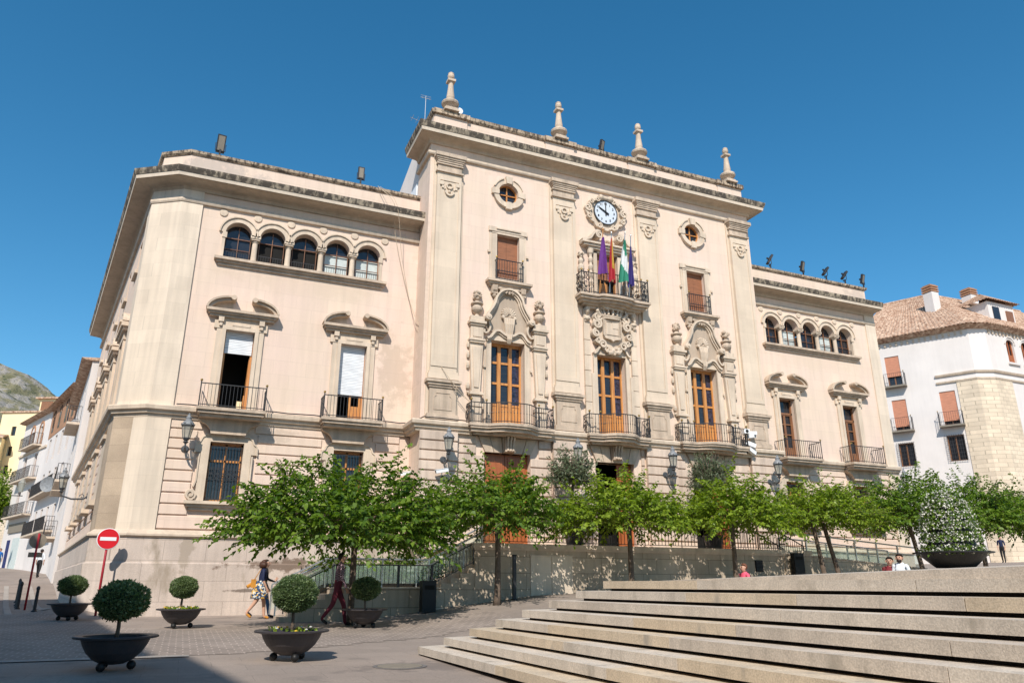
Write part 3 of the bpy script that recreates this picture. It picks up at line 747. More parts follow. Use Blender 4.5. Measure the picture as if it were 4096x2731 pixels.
# ground floor rustication: recessed bays and projecting piers
GB = [2.8,3.24,3.6,3.95,4.3,4.65,5.01,5.37,5.73,6.09,6.46]
piers = [(-8.2,-6.75), (-2.85,-1.4), (1.4,2.85), (6.75,8.2)]
q = MB()
for (a_, b_) in piers:
    q = MB(); q.box(a_+.05, b_-.05, -.2, 0, 2.3, 6.46); courses(q, a_, b_, -.2, .07, [], GB, .05); q.build('rusticated_pier', M['rust'], TH)
q = MB()
for (a_, b_), h in zip(((-6.74,-2.86), (-1.39,1.39), (2.86,6.74)), gd):
    for (e0, e1) in ((a_, h[0]), (h[1], b_)):
        q = MB(); courses(q, e0, e1, 0, .06, [(h[0]-.35, h[1]+.35, h[3]-.1, 6.6)], GB, .05); q.build('rusticated_courses', M['rust'], TH)
for h in gd:
    c = (h[0]+h[1])/2; hw = (h[1]-h[0])/2; zt = h[3]
    q = MB()
    xs_ = [-hw, -hw*.62, -hw*.24, hw*.24, hw*.62, hw]; xt = [-hw-.3, -hw*.82, -hw*.3, hw*.3, hw*.82, hw+.3]
    for k in range(5):
        g_ = .012
        q.prism([(c+xs_[k]+g_, zt), (c+xs_[k+1]-g_, zt), (c+xt[k+1]-g_, 6.46), (c+xt[k]+g_, 6.46)], 'xz', -.10 if k != 2 else -.16, .3)
    # scrolled keystone
    q.bar(smooth_path([(c, 6.4),(c,6.2),(c,6.0),(c,5.86)], 2), [.5,.5,.46,.44,.4,.38,.36][:7] if False else .4, -.3, -.1)
    for dx in (-.13, 0, .13): q.tube([(c+dx, -.42, 6.42), (c+dx, -.36, 6.25), (c+dx*.8, -.3, 6.0), (c+dx*.8, -.34, 5.88)], .05, 6)
    q.build('flat_arch', M['stone'], TH)
def big_door(c, hw, zt, openleaf):
    q = MB(Matrix.Translation((c, .26, 0)))
    for s in (-1, 1):
        if openleaf and s < 0: 
            q.box(-hw, -hw+.08, 0, .8, 2.35, zt); continue
        x0, x1 = sorted((0.01*s, s*hw)); 
        if openleaf: x0 = hw*.25; 
        q.box(x0, x1, 0, .06, 2.35, zt)
        for z0 in (2.5, 3.3, 4.2, 5.0):
            q.box(x0+.1, x1-.1, -.03, 0, z0, z0+(.65 if z0 < 5 else zt-5.12)); q.box(x0+.2, x1-.2, -.05, -.03, z0+.1, z0+(.55 if z0 < 5 else zt-5.22))
    d = q.build('door', M['redwood'], TH)
    q = MB(Matrix.Translation((c, .26, 0))); q.add([(-hw-.3,.09,2.3),(hw+.3,.09,2.3),(hw+.3,2.2,2.3),(-hw-.3,2.2,2.3),(-hw-.3,.09,6.2),(hw+.3,.09,6.2),(hw+.3,2.2,6.2),(-hw-.3,2.2,6.2)], [(0,1,2,3),(4,5,6,7),(3,2,6,7),(0,3,7,4),(1,2,6,5)]); q.build('hall', M['dark'], d)
big_door(-4.68, .94, 5.84, False); big_door(0, .89, 5.77, True); big_door(4.68, .94, 5.84, True)
# string course with bowed balcony slabs
q = MB(); q.sweep(PB, [(0,6.42),(.2,6.42),(.22,6.5),(.28,6.53),(.3,6.62),(.38,6.66),(.4,6.77),(.36,6.82),(.1,6.86),(0,6.86)]); q.build('string_course', M['trim'], TH)
def bow(hw, d0, d1): 
    return [(-hw,-.05), (-hw,-d0)] + smooth_path([(-hw,-d0),(-hw*.62,-d0-.03),(-hw*.5,-d0-.16),(-hw*.3,-d1),(0,-d1-.04),(hw*.3,-d1),(hw*.5,-d0-.16),(hw*.62,-d0-.03),(hw,-d0)], 4)[1:] + [(hw,-.05)]
def balcony(c, hw):
    q = MB(Matrix.Translation((c, 0, 0)))
    q.prism(bow(hw, .60, 1.0), 'xy', 6.7, 6.80); q.prism(bow(hw-.05, .56, .95), 'xy', 6.62, 6.7); q.prism(bow(hw-.1, .48, .84), 'xy', 6.5, 6.62)
    q.prism(bow(hw-.25, .35, .6), 'xy', 6.42, 6.5)
    b = q.build('balcony', M['stone'], TH)
    P = bow(hw-.06, .54, .93)
    r_ = railing([(c+x, y) for x, y in P], 6.81, 7.58, .125, .011, knobs=[1, len(P)-2], mid=True)
    for s in (-1, 1):
        for xx in (hw-.06, hw*.62):
            r_.tube([(c+s*xx, -.56, 6.8), (c+s*xx, -.56, 7.64)], .02, 6); r_.sphere((c+s*xx, -.56, 7.69), .045, 8, 1)
        for k in range(7):      # scrolled side stays
            pass
        sp = [(c+s*(hw+.02), -.3-.2*math.cos(t*.55)*(1-t/20), 7.1+.22*math.sin(t*.55)*(1-t/20)) for t in range(18)]; r_.tube(sp, .014, 4)
        sp = [(c+s*(hw+.02), -.28-.1*math.cos(t*.6)*(1-t/16), 7.42+.1*math.sin(t*.6)*(1-t/16)) for t in range(14)]; r_.tube(sp, .012, 4)
    r_.build('railing', IR, b)
balcony(-UX+.02, 1.74); balcony(0, 1.45); balcony(UX-.02, 1.74)

def french_door(c, hw, zt):
    q = MB(Matrix.Translation((c, .3, 0)))
    w3 = 2*hw/3
    q.box(-hw, hw, 0, .1, zt-.12, zt)
    for k in range(4):
        x = -hw + k*w3; q.box(x-.07 if k else x, x+.07 if k < 3 else x, -.03 if k in (1, 2) else 0, .1, 6.87, zt-.12)
    for k in range(3):
        x0 = -hw + k*w3
        for z in (6.87, 7.72, 8.58, 9.42): q.box(x0+.07, x0+w3-.07, .02, .09, z, z+.09)
        q.box(x0+.07, x0+w3-.07, .04, .08, 6.96, 7.72); q.box(x0+.14, x0+w3-.14, .01, .04, 7.05, 7.62)
        q.box(x0+w3/2-.012, x0+w3/2+.012, .03, .08, 6.96, 7.72)
    d = q.build('door', M['wood'], TH)
    q = MB(Matrix.Translation((c, .3, 0)))
    for k in range(3): q.box(-hw+k*w3+.05, -hw+(k+1)*w3-.05, .06, .07, 7.75, zt-.1, 1 if k == 2 else 0)
    for k in range(3):
        for j in range(10): q.box(-hw+k*w3+.06, -hw+(k+1)*w3-.06, .052, .059, 7.9+.23*j, 7.907+.23*j, 2)
    q.build('pane', [M['pane'], M['pane_blue'], M['lampmetal']], d)
french_door(-UX, .715, 10.25); french_door(0, .69, 10.28); french_door(UX, .715, 10.25)

def spiral(cx, cz, r0, r1, a0, turns, n=18, s=1):
    return [(cx+s*(r0+(r1-r0)*i/n)*math.cos(R_(a0)+turns*2*math.pi*i/n), cz+(r0+(r1-r0)*i/n)*math.sin(R_(a0)+turns*2*math.pi*i/n)) for i in range(n+1)]
def flower(q, c, r, seed=0):
    rr_ = random.Random(seed); q.sphere(c, r*.75, 8)
    for k in range(26):
        v = Vector((rr_.gauss(0,1), rr_.gauss(0,1), rr_.gauss(0,1))).normalized()*r*.8
        q.sphere((c[0]+v.x, c[1]+v.y, c[2]+v.z), r*rr_.uniform(.22,.36), 6)
def portal(c, seed):
    T_ = Matrix.Translation((c, 0, 0))
    # door surround
    q = MB(T_)
    for s in (-1, 1):
        q.box(min(s*.715, s*.92), max(s*.715, s*.92), -.09, .02, 6.87, 10.32); q.box(min(s*.92, s*1.0), max(s*.92, s*1.0), -.05, .0, 6.87, 9.9)
        q.box(min(s*.95, s*1.03), max(s*.95, s*1.03), -.13, 0, 9.1, 9.18)
    brow = smooth_path([(-.93,10.28),(-.78,10.36),(-.66,10.52),(-.55,10.62),(-.4,10.63),(-.22,10.52),(0,10.42)], 4); brow = brow + [(-a_, b_) for a_, b_ in reversed(brow[:-1])]
    q.prism([(-.92,10.26)] + brow + [(.92,10.26), (.92,10.25), (-.92,10.25)], 'xz', -.1, 0)
    q.bar(brow, .09, -.24, -.02); q.bar([(a_, b_-.09) for a_, b_ in brow], .06, -.17, -.02)
    q.build('door_surround', M['trim'], TH)
    # bell shaped gable
    q = MB(T_)
    half = smooth_path([(-.98,11.08),(-.9,11.3),(-.74,11.55),(-.62,11.8),(-.56,12.02),(-.4,12.26),(-.2,12.39),(0,12.43)], 5); gb = half + [(-a_, b_) for a_, b_ in reversed(half[:-1])]
    for w_, off, y0 in ((.075,0,-.30), (.05,-.085,-.22), (.045,-.145,-.15)):
        pth = []
        for i, (a_, b_) in enumerate(gb):
            A, B = gb[max(0, i-1)], gb[min(len(gb)-1, i+1)]; L = math.hypot(B[0]-A[0], B[1]-A[1]); nx, nz = -(B[1]-A[1])/L, (B[0]-A[0])/L
            pth.append((a_+nx*off, b_+nz*off))
        q.bar(pth, w_, y0, 0)
    for s in (-1, 1):
        q.lathe([(.001,-.4),(.12,-.4),(.14,-.36),(.14,0)], (s*.93, 0, 11.1), 14, axis='y'); q.lathe([(.001,-.44),(.06,-.43),(.07,-.38)], (s*.93, 0, 11.1), 10, axis='y')
        q.bar([(s*a_, b_) for a_, b_ in smooth_path([(.86,10.98),(.8,10.8),(.84,10.62),(.95,10.5),(1.05,10.52),(1.03,10.62)], 4)], .07, -.2, 0)
    ga = q.build('gable', M['trim'], TH)
    q = MB(T_); q.prism([(a_, b_-.05) for a_, b_ in gb] + [(.9,10.6),(.6,10.62),(0,10.5),(-.6,10.62),(-.9,10.6)], 'xz', -.06, .0); q.build('gable_field', M['field'], ga)
    # shell and fluted corbel
    q = MB(T_)
    for k in range(11):
        t = R_(-10 + k*20); q.tube([(0,-.1,11.3), (.14*math.cos(t),-.17,11.33+.14*math.sin(t)), (.27*math.cos(t),-.17,11.34+.28*math.sin(t)), (.31*math.cos(t),-.08,11.34+.33*math.sin(t))], [.02,.032,.05,.03], 6)
    q.lathe([(.001,-.1),(.27,-.08),(.3,-.04)], (0,0,11.34), 18, axis='y')
    for k in range(2): q.bar(arc(0, 11.32, .1+.08*k, 0, 180, 10), .03, -.2+.02*k, -.06)
    for s in (-1, 1): q.lathe([(.001,-.22),(.06,-.21),(.07,-.06)], (s*.25,0,11.24), 10, axis='y')
    for k in range(5):
        x = (-2+k)*.085; q.tube([(x*1.15,-.2,11.2), (x,-.23,10.95), (x*.8,-.2,10.7), (x*.65,-.17,10.48)], [.05,.05,.045,.035], 6)
    q.box(-.24,.24,-.2,-.04,11.16,11.24); q.prism([(-.21,11.16),(.21,11.16),(.13,10.46),(-.13,10.46)], 'xz', -.18, -.03)
    q.box(-.14,.14,-.25,-.06,10.46,10.52)
    for x in (-.08,0,.08): q.tube([(x,-.24,10.5),(x*.8,-.24,10.32),(x*.6,-.16,10.16)], [.045,.04,.025], 6)
    q.build('shell', M['trim'], TH)
    for s in (-1, 1):
        q = MB(T_ @ Matrix.Translation((s*1.35, 0, 0)))
        q.box(-.24,.24,-.2,0,6.87,7.5); q.box(-.27,.27,-.24,0,7.5,7.62); q.box(-.17,.17,-.2,0,7.62,7.95); q.box(-.28,.28,-.28,0,7.95,8.02); q.box(-.24,.24,-.24,0,8.02,8.08)
        q.prism([(-.17,8.08),(.17,8.08),(.27,10.02),(-.27,10.02)], 'xz', -.16, 0); q.prism([(-.09,8.25),(.09,8.25),(.17,9.85),(-.17,9.85)], 'xz', -.2, -.16)
        q.box(-.3,.3,-.24,0,10.02,10.1); q.box(-.33,.33,-.28,0,10.1,10.17); q.box(-.26,.26,-.2,0,10.17,10.72); q.box(-.18,.18,-.23,-.2,10.26,10.62)
        q.box(-.3,.3,-.26,0,10.72,10.8); q.box(-.35,.35,-.32,0,10.8,10.9); q.box(-.28,.28,-.26,0,10.9,11.1)
        for k in range(3): q.sphere((s*.32, -.06, 10.05-.42*k-.1), .07, 6, 0, (1,1,2.2))
        q.sphere((s*.31,-.08,8.3),.09,6,0,(1,.8,1.6)); q.sphere((s*.3,-.08,8.05),.06,6)
        q.build('carved_pilaster', M['trim'], TH)
        q = MB(T_ @ Matrix.Translation((s*1.35, -.12, 0)))
        q.lathe([(.12,11.1),(.09,11.15),(.07,11.2),(.16,11.28),(.22,11.36),(.23,11.45),(.18,11.52),(.17,11.58),(.25,11.62),(.25,11.67),(.15,11.7),(.06,11.78),(.05,11.86)], (0,0,0), 14)
        flower(q, (0,0,12.0), .2, seed+s); q.build('urn', M['stone'], TH, smooth=False)
portal(-UX, 1); portal(UX, 5)

def upper_window(c):
    T_ = Matrix.Translation((c, 0, 0)); q = MB(T_)
    for s in (-1, 1):
        q.box(min(s*.5, s*.72), max(s*.5, s*.72), -.07, .02, 12.8, 14.92); q.box(min(s*.72, s*.82), max(s*.72, s*.82), -.04, 0, 12.8, 15.18); q.box(min(s*.5, s*.86), max(s*.5, s*.86), -.1, 0, 15.0, 15.2)
        q.box(min(s*.8, s*.9), max(s*.8, s*.9), -.09, 0, 14.02, 14.12)
    q.box(-.72, .72, -.07, .02, 14.9, 15.0); q.box(-.5, .5, -.09, .0, 15.0, 15.1); q.box(-.55, .55, -.14, 0, 15.1, 15.16)
    q.build('window_surround', M['trim'], TH)
    q = MB(T_)
    q.box(-.98,.98,-.34,0,12.68,12.78); q.box(-.92,.92,-.26,0,12.6,12.68); q.box(-.86,.86,-.18,0,12.52,12.6)
    for s in (-1, 1):
        for k in (-1, 0, 1): q.tube([(s*.62+k*.07,-.22,12.55),(s*.62+k*.06,-.2,12.35),(s*.62+k*.05,-.1,12.2)], [.05,.045,.03], 6)
        q.box(s*.62-.13,s*.62+.13,-.18,0,12.2,12.55); q.sphere((s*.62,-.12,12.12),.09,8)
    for k in range(9):
        t = R_(200+k*17.5); q.tube([(.08*math.cos(t),-.1,12.5), (.5*math.cos(t)*.8,-.22,12.5+.2*math.sin(t)), (.52*math.cos(t),-.2,12.54+.34*math.sin(t)*.9)], [.03,.06,.05], 6)
    q.prism([(-.5,12.52),(.5,12.52),(.36,12.3),(0,12.22),(-.36,12.3)], 'xz', -.15, 0)
    q.build('window_sill', M['stone'], TH)
    q = MB(T_)
    for x in (-.5,-.025,.45): q.box(x,x+.05,.24,.3,13.0,14.9)
    w_ = q.build('window', M['darkwood'], TH)
    q = MB(T_); q.box(-.5,-.006,.16,.2,13.0,14.9); q.box(.006,.5,.165,.205,13.0,14.9); q.build('shutter', M['blind'], w_)
    q = railing([(c-.58,-.02),(c-.58,-.24),(c+.58,-.24),(c+.58,-.02)], 12.8, 13.68, .12, .010, knobs=[1,2], mid=True)
    q.box(c-.58,c+.58,-.25,-.23,13.18,13.21); q.build('railing', IR, w_)
upper_window(-UX); upper_window(UX)
def oculus(c):
    q = MB(Matrix.Translation((c, 0, OZ)))
    q.bar(arc(0,0,.565,0,360,36)[:-1], .22, -.1, .05, closed=True); q.bar(arc(0,0,.68,20,70,10), .05, -.15, 0); q.bar(arc(0,0,.68,110,160,10), .05, -.15, 0)
    q.bar(arc(0,0,.68,-160,-20,16), .05, -.15, 0)
    q.prism([(-.12,.42),(.12,.42),(.16,.74),(-.16,.74)], 'xz', -.2, 0); q.prism([(-.1,-.43),(.1,-.43),(.14,-.76),(-.14,-.76)], 'xz', -.16, 0)
    for s in (-1,1): q.prism([(s*.43,-.1),(s*.43,.1),(s*.76,.13),(s*.76,-.13)], 'xz', -.13, 0)
    q.build('oculus_surround', M['trim'], TH)
    q = MB(Matrix.Translation((c, 0, OZ)))
    q.bar(arc(0,0,.43,0,360,30)[:-1], .035, .1, .2, closed=True); q.box(-.025,.025,.12,.17,-.43,.43); q.box(-.43,.43,.12,.165,-.02,.02)
    o = q.build('oculus_window', M['wood'], TH)
    q = MB(Matrix.Translation((c, 0, OZ))); q.lathe([(.001,.18),(.45,.18),(.45,.2)], (0,0,0), 24, axis='y'); q.build('pane', M['pane'], o)
oculus(-UX); oculus(UX)

# giant pilasters
def pilaster(c):
    T_ = Matrix.Translation((c, 0, 0)); q = MB(T_)
    q.box(-.63,.63,-.06,0,6.87,17.95); q.box(-.52,.52,-.17,-.06,8.42,17.2)
    for s in (-1,1): q.box(min(s*.52,s*.4),max(s*.52,s*.4),-.2,-.17,8.9,16.9)
    q.box(-.4,.4,-.2,-.17,8.9,9.08); q.box(-.6,.6,-.22,-.06,8.42,8.62); q.box(-.56,.56,-.2,-.06,8.62,8.72)
    q.box(-.4,.4,-.2,-.17,16.78,16.9)
    for s in (-1,1): q.box(s*.34-.08,s*.34+.08,-.24,-.17,16.55,16.72); q.box(s*.28-.05,s*.28+.05,-.22,-.17,16.42,16.55); q.sphere((s*.2,-.19,16.4),.05,6)
    q.bar(arc(0,16.3,.17,180,360,10), .07, -.25, -.17); q.bar(arc(0,16.55,.12,0,360,12), .05, -.24, -.17); q.sphere((0,-.2,16.3),.06,8); q.sphere((0,-.2,16.12),.05,8)
    s_ = q.build('pilaster', M['pil'], TH)
    q = MB(T_)
    q.box(-.58,.58,-.26,-.05,17.15,17.22); q.box(-.51,.51,-.18,-.05,17.22,17.5)
    q.box(-.56,.56,-.24,-.05,17.5,17.58)
    for i,(e_,z0,z1) in enumerate(((.54,17.58,17.66),(.57,17.66,17.73),(.61,17.73,17.81),(.66,17.81,17.87),(.66,17.87,17.97))): q.box(-e_,e_,-e_+.27,-.05,z0,z1)
    q.build('capital', M['stone'], s_)
    q = MB(T_)
    q.box(-.62,.62,-.27,0,6.87,7.02); q.box(-.6,.6,-.24,0,7.02,7.08); q.box(-.52,.52,-.2,0,7.08,8.08)
    P = [(-.34,7.25),(.34,7.25),(.34,7.72),(.27,7.78),(.27,7.88),(-.27,7.88),(-.27,7.78),(-.34,7.72)]
    q.bar(P, .035, -.22, -.19, closed=True)
    q.box(-.56,.56,-.25,0,8.08,8.16); q.box(-.62,.62,-.3,0,8.16,8.26); q.box(-.68,.68,-.36,0,8.26,8.36); q.prism([(-.36,8.36),(0,8.36),(0,8.44)], 'yz', -.66, .66)
    q.build('pedestal', M['stone'], s_)
PX = [-7.36, -2.13, 2.13, 7.36]
for c in PX: pilaster(c)
# entablature
q = MB(); q.sweep(PB, [(0,17.95),(.1,17.95),(.13,18.0),(.13,18.08),(.08,18.12),(0,18.12)]); q.build('frieze_band', M['trim'], TH)
a_, b_, c_ = cornice(PB, 18.66, .62, .42, .12)
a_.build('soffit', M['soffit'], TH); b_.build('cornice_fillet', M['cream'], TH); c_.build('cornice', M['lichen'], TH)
PB2 = [(-8.05,1.75),(-8.05,.1),(8.05,.1),(8.05,1.75)]
q = MB(); q.sweep(PB2, [(-.4,19.08),(0,19.08),(0,20.0),(-.4,20.0)])
for c in (-7.3,-2.15,2.15,7.3): q.box(c-.72,c+.72,.04,.1,19.1,20.0)
q.build('parapet', M['plaster'], TH)
q = MB(); q.sweep(PB2, [(-.5,20.0),(.04,20.0),(.1,20.07),(.13,20.2),(-.5,20.24)])
for c in (-7.3,-2.15,2.15,7.3): q.box(c-.8,c+.8,-.09,.1,20.01,20.22)
q.build('parapet_coping', M['coping'], TH)
q = MB(); q.box(-7.9,7.9,.5,3,19.2,19.3); q.build('flat_roof', M['tile'], TH)
for c in (-7.35,-2.14,2.14,7.35):
    q = MB(Matrix.Translation((c, .12, 20.22)) @ Matrix.Diagonal((.86,.86,.88,1)))
    q.box(-.38,.38,-.38,.38,0,.1); q.box(-.3,.3,-.3,.3,.1,.22)
    q.lathe([(.26,.22),(.22,.3),(.3,.38),(.42,.46),(.45,.55),(.42,.62),(.3,.66),(.2,.7),(.2,.82),(.21,.9),(.15,1.4),(.12,1.75),(.14,1.8)], (0,0,0), 16)
    q.box(-.2,.2,-.2,.2,1.8,1.92); q.lathe([(.09,1.92),(.1,1.98),(.16,2.04),(.18,2.14),(.15,2.24),(.16,2.3),(.1,2.36),(.03,2.38)], (0,0,0), 12)
    q.build('roof_finial', M['stone'], TH)
# white stair head behind the left wing roof
q = MB(); q.prism([(1.76,15.6),(1.76,19.0),(2.6,19.62),(3.0,19.62),(7,18.45),(7,15.6)], 'yz', -8.12, 8.12); q.build('stair_head', M['whitewash'], TH)
q = MB(); q.box(-8.16,-8.12,2.0,2.9,16.7,17.7); q.build('vent_panel', M['white'], TH)

# --- middle axis: clock, upper balcony window, coat of arms
q = MB(Matrix.Translation((0,0,16.95)))
q.lathe([(.001,-.05),(.56,-.05),(.58,0)], (0,-.07,0), 40, axis='y'); clk = q.build('clock_face', M['clockface'], TH)
q = MB(Matrix.Translation((0,0,16.95))); q.bar(arc(0,0,.58,0,360,44)[:-1], .03, -.15, 0, closed=True); q.build('clock_rim', M['lampmetal'], clk)
def text_mesh(s, size, x, z, y, mat, name, parent, ext=.006):
    cu = bpy.data.curves.new(name, 'FONT'); cu.body = s; cu.size = size; cu.align_x = 'CENTER'; cu.align_y = 'CENTER'; cu.extrude = ext; cu.offset = .004
    o = bpy.data.objects.new(name, cu); C.objects.link(o)
    me = bpy.data.meshes.new_from_object(o.evaluated_get(bpy.context.evaluated_depsgraph_get()))
    bpy.data.objects.remove(o); me.materials.clear(); me.materials.append(mat)
    ob = bpy.data.objects.new(name, me); C.objects.link(ob); ob.location = (x, y, z); ob.rotation_euler = (R_(90), 0, 0)
    if parent: ob.parent = parent
    return ob
for h in range(1, 13):
    t = R_(90-30*h); text_mesh(str(h), .15, .43*math.cos(t), 16.95+.43*math.sin(t), -.125, M['black'], 'numeral', clk)
q = MB(Matrix.Translation((0,-.14,16.95)))
for ang, L, w_ in ((90, .5, .05), (150, .36, .07)):
    d = Vector((math.cos(R_(ang)), 0, math.sin(R_(ang)))); q.bar([(-d.x*.16, -d.z*.16), (d.x*L, d.z*L)], [w_*1.2, w_*.7], -.01-.012*(ang > 100), .0)
q.build('clock_hands', M['black'], clk)
# scrolled clock frame
q = MB(Matrix.Translation((0,0,16.9)))
ol = [(.0,.78),(.32,.74),(.45,.62),(.62,.55),(.78,.4),(.86,.15),(.98,.0),(.9,-.2),(.78,-.42),(.6,-.5),(.5,-.68),(.25,-.74),(0,-.82)]
ol = smooth_path(ol, 4); full = ol + [(-x, z) for x, z in reversed(ol[1:-1])]
q.prism(full, 'xz', -.05, 0); q.bar(full, .11, -.16, 0, closed=True)
for s in (-1, 1):
    for (cx_, cz_, r_) in ((.92,.12,.2),(.86,-.28,.14),(.42,.62,.13),(.36,-.68,.14),(.74,.46,.12)):
        q.bar([(s*x, z) for x, z in spiral(cx_, cz_, r_, r_*.25, 90, 1.4)], r_*.35, -.2, 0)
    q.tube([(s*.1,-.12,-.78),(s*.35,-.14,-.7)], .07, 6)
q.lathe([(.001,-.35),(.12,-.34),(.15,-.25),(.1,-.1),(.1,.1),(.15,.25),(.12,.34),(.001,.35)], (0,-.14,.74), 12, axis='x')
q.build('clock_frame', M['trim'], TH)
# mid window with curved broken pediment and twisted columns
q = MB()
for s in (-1, 1): q.box(min(s*.52,s*.7),max(s*.52,s*.7),-.09,.02,12.7,14.95)
q.box(-.7,.7,-.09,.02,14.9,15.06); q.box(-1.0,1.0,-.22,0,15.0,15.1); q.box(-1.25,1.25,-.3,0,15.1,15.2); q.box(-1.34,1.34,-.38,0,15.2,15.28)
for s in (-1, 1):
    P = smooth_path([(1.34,15.3),(1.15,15.36),(.95,15.45),(.8,15.66),(.62,15.84),(.45,15.82)], 5)
    q.bar([(s*x, z) for x, z in P], .1, -.36, 0); q.bar([(s*x, z-.1) for x, z in P], .08, -.25, 0)
    q.bar([(s*x, z) for x, z in spiral(.5, 15.66, .17, .04, 90, -1.5)], .07, -.38, 0)
    q.lathe([(.11,12.75),(.12,12.9),(.08,12.95)] + [(.085+.03*math.sin(i*1.6), 13.0+i*.09) for i in range(19)] + [(.08,14.72),(.13,14.8),(.15,14.98)], (s*.86,-.12,0), 10)
    q.box(s*.86-.16,s*.86+.16,-.28,0,12.6,12.75)
    # scrolled side finials
    q.lathe([(.12,13.35),(.1,13.5),(.16,13.6),(.12,13.72),(.08,13.8),(.15,13.95),(.14,14.1),(.08,14.2),(.12,14.34),(.09,14.45),(.05,14.5)], (s*1.34,-.12,0), 10); flower(q, (s*1.34,-.12,14.66), .15, 9)
    q.bar([(s*x, z) for x, z in spiral(1.4, 13.15, .28, .06, 80, 1.4)], .09, -.2, 0); q.bar([(s*1.15,12.7),(s*1.2,13.0),(s*1.3,13.4)], .2, -.15, 0)
for k in range(7): q.sphere((-.3+.1*k, -.12, 15.5+.06*math.cos(k-3)), .08, 6)
q.build('window_surround', M['trim'], TH)
q = MB()
for x in (-.52,-.03,.46): q.box(x,x+.06,.2,.27,12.75,14.9)
q.box(-.2,.1,.16,.2,12.75,13.6)
w_ = q.build('window', M['wood'], TH)
q = MB(); q.box(-.52,.52,.12,.18,13.75,14.9); q.build('shutter', M['blind'], w_)
q = MB(); q.box(-.52,.52,.29,.3,12.7,13.75); q.build('pane', M['dark'], w_)
q = MB()
def bow2(hw, d0, d1): return [(-hw,-.05),(-hw,-d0)] + smooth_path([(-hw,-d0),(-hw*.55,-d0),(-hw*.4,-d1),(0,-d1-.06),(hw*.4,-d1),(hw*.55,-d0),(hw,-d0)], 4)[1:] + [(hw,-.05)]
q.prism(bow2(1.72,.72,.86), 'xy', 12.58, 12.68); q.prism(bow2(1.66,.64,.78), 'xy', 12.48, 12.58); q.prism(bow2(1.56,.5,.64), 'xy', 12.38, 12.48); q.prism(bow2(1.4,.36,.5), 'xy', 12.3, 12.38); q.prism(bow2(1.2,.24,.36), 'xy', 12.2, 12.3)
b_ = q.build('balcony', M['stone'], TH)
P = bow2(1.62,.66,.8); r_ = railing(P, 12.69, 13.62, .13, .011, knobs=[1, len(P)-2], mid=True)
for s in (-1, 1):
    for xx in (1.3, 1.62):
        r_.tube([(s*xx,-.68,12.7),(s*xx,-.68,13.66)], .02, 6); r_.sphere((s*xx,-.68,13.7), .045, 8, 1)
    for t0, rr_ in ((13.1,.26),(13.45,.14)):
        r_.tube([(s*1.64, -.36-rr_*math.cos(t*.6)*(1-t/18), t0+rr_*math.sin(t*.6)*(1-t/18)) for t in range(15)], .016, 4)
        r_.tube([(s*1.44-rr_*.8*math.cos(t*.6)*(1-t/18), -.70, t0+rr_*math.sin(t*.6)*(1-t/18)) for t in range(15)], .016, 4)
r_.build('railing', IR, b_)
# coat of arms
q = MB(Matrix.Translation((0,0,0))); rs = random.Random(3)
car = smooth_path([(0,10.35),(.3,10.42),(.55,10.6),(.7,10.85),(.78,11.2),(.85,11.5),(.78,11.85),(.55,12.05),(.4,12.15),(0,12.2)], 4)
cf = car + [(-x, z) for x, z in reversed(car[1:-1])]
q.prism(cf, 'xz', -.12, 0)
for s in (-1, 1):
    for (cx_, cz_, r0, tn, a0) in ((.72,11.55,.22,1.5,90),(.8,11.12,.17,-1.5,60),(.68,11.88,.2,1.3,200),(.5,10.66,.19,1.4,0),(.72,10.82,.13,-1.3,0),(.28,10.5,.15,1.3,180)):
        q.bar([(s*x, z) for x, z in spiral(cx_, cz_, r0, r0*.25, a0, tn)], r0*.4, -.28-.05*rs.random(), -.05)
    for k in range(30):
        t = rs.random(); i = int(t*(len(car)-1)); x, z = car[i]
        q.sphere((s*(x*.94+rs.uniform(-.08,.05)), -.14-rs.random()*.1, z+rs.uniform(-.06,.06)), rs.uniform(.04,.09), 6, 0, (1,.8,rs.uniform(.8,1.6)))
    q.tube([(s*.55,-.2,11.9),(s*.72,-.3,12.1),(s*.62,-.25,12.35)], [.1,.08,.03], 6)
for k in range(22): q.sphere((rs.uniform(-.35,.35), -.2-rs.random()*.1, rs.uniform(10.28,10.55)), rs.uniform(.05,.1), 6)
q.build('cartouche', M['trim'], TH)
sh_ = [(-.42,11.82),(.42,11.82),(.42,11.1),(.36,10.96),(.1,10.92),(0,10.84),(-.1,10.92),(-.36,10.96),(-.42,11.1)]
q = MB(); q.prism(sh_, 'xz', -.26, -.1); q.bar(sh_, .04, -.3, -.2, closed=True)
inn = [(-.3,11.7),(.3,11.7),(.3,11.12),(-.3,11.12)]; q.bar(inn, .025, -.29, -.2, closed=True)
q.box(-.3,.3,-.275,-.26,11.4,11.42); q.box(-.01,.01,-.276,-.26,11.12,11.7); q.box(.01,.29,-.28,-.26,11.42,11.69); q.box(-.29,-.01,-.281,-.26,11.13,11.4)
for k in range(9):
    for (x, z) in ((-.36,11.75-.08*k),(.36,11.75-.08*k)): q.box(x-.02,x+.02,-.285,-.26,z-.02,z+.025)
sh2 = q.build('shield', M['trim'], TH)
q = MB()
for z, r_ in ((11.86,.42),(11.95,.45)): q.tube([(r_*math.cos(R_(t)), -.2-.16*math.sin(R_(t)), z+.04*math.sin(R_(t))*-1) for t in range(0,181,15)], .045, 6)
for k in range(7):
    t = R_(12+k*26); x, y = .46*math.cos(t), -.2-.16*math.sin(t)
    q.tube([(x,y,11.97),(x*1.15,y*1.05,12.15)], [.06,.03], 6); q.sphere((x*1.18,y*1.05,12.2), .055, 6)
    q.tube([(x,y,11.97),(x*.5,-.22,12.24)], .03, 5)
q.build('crown', M['trim'], TH)
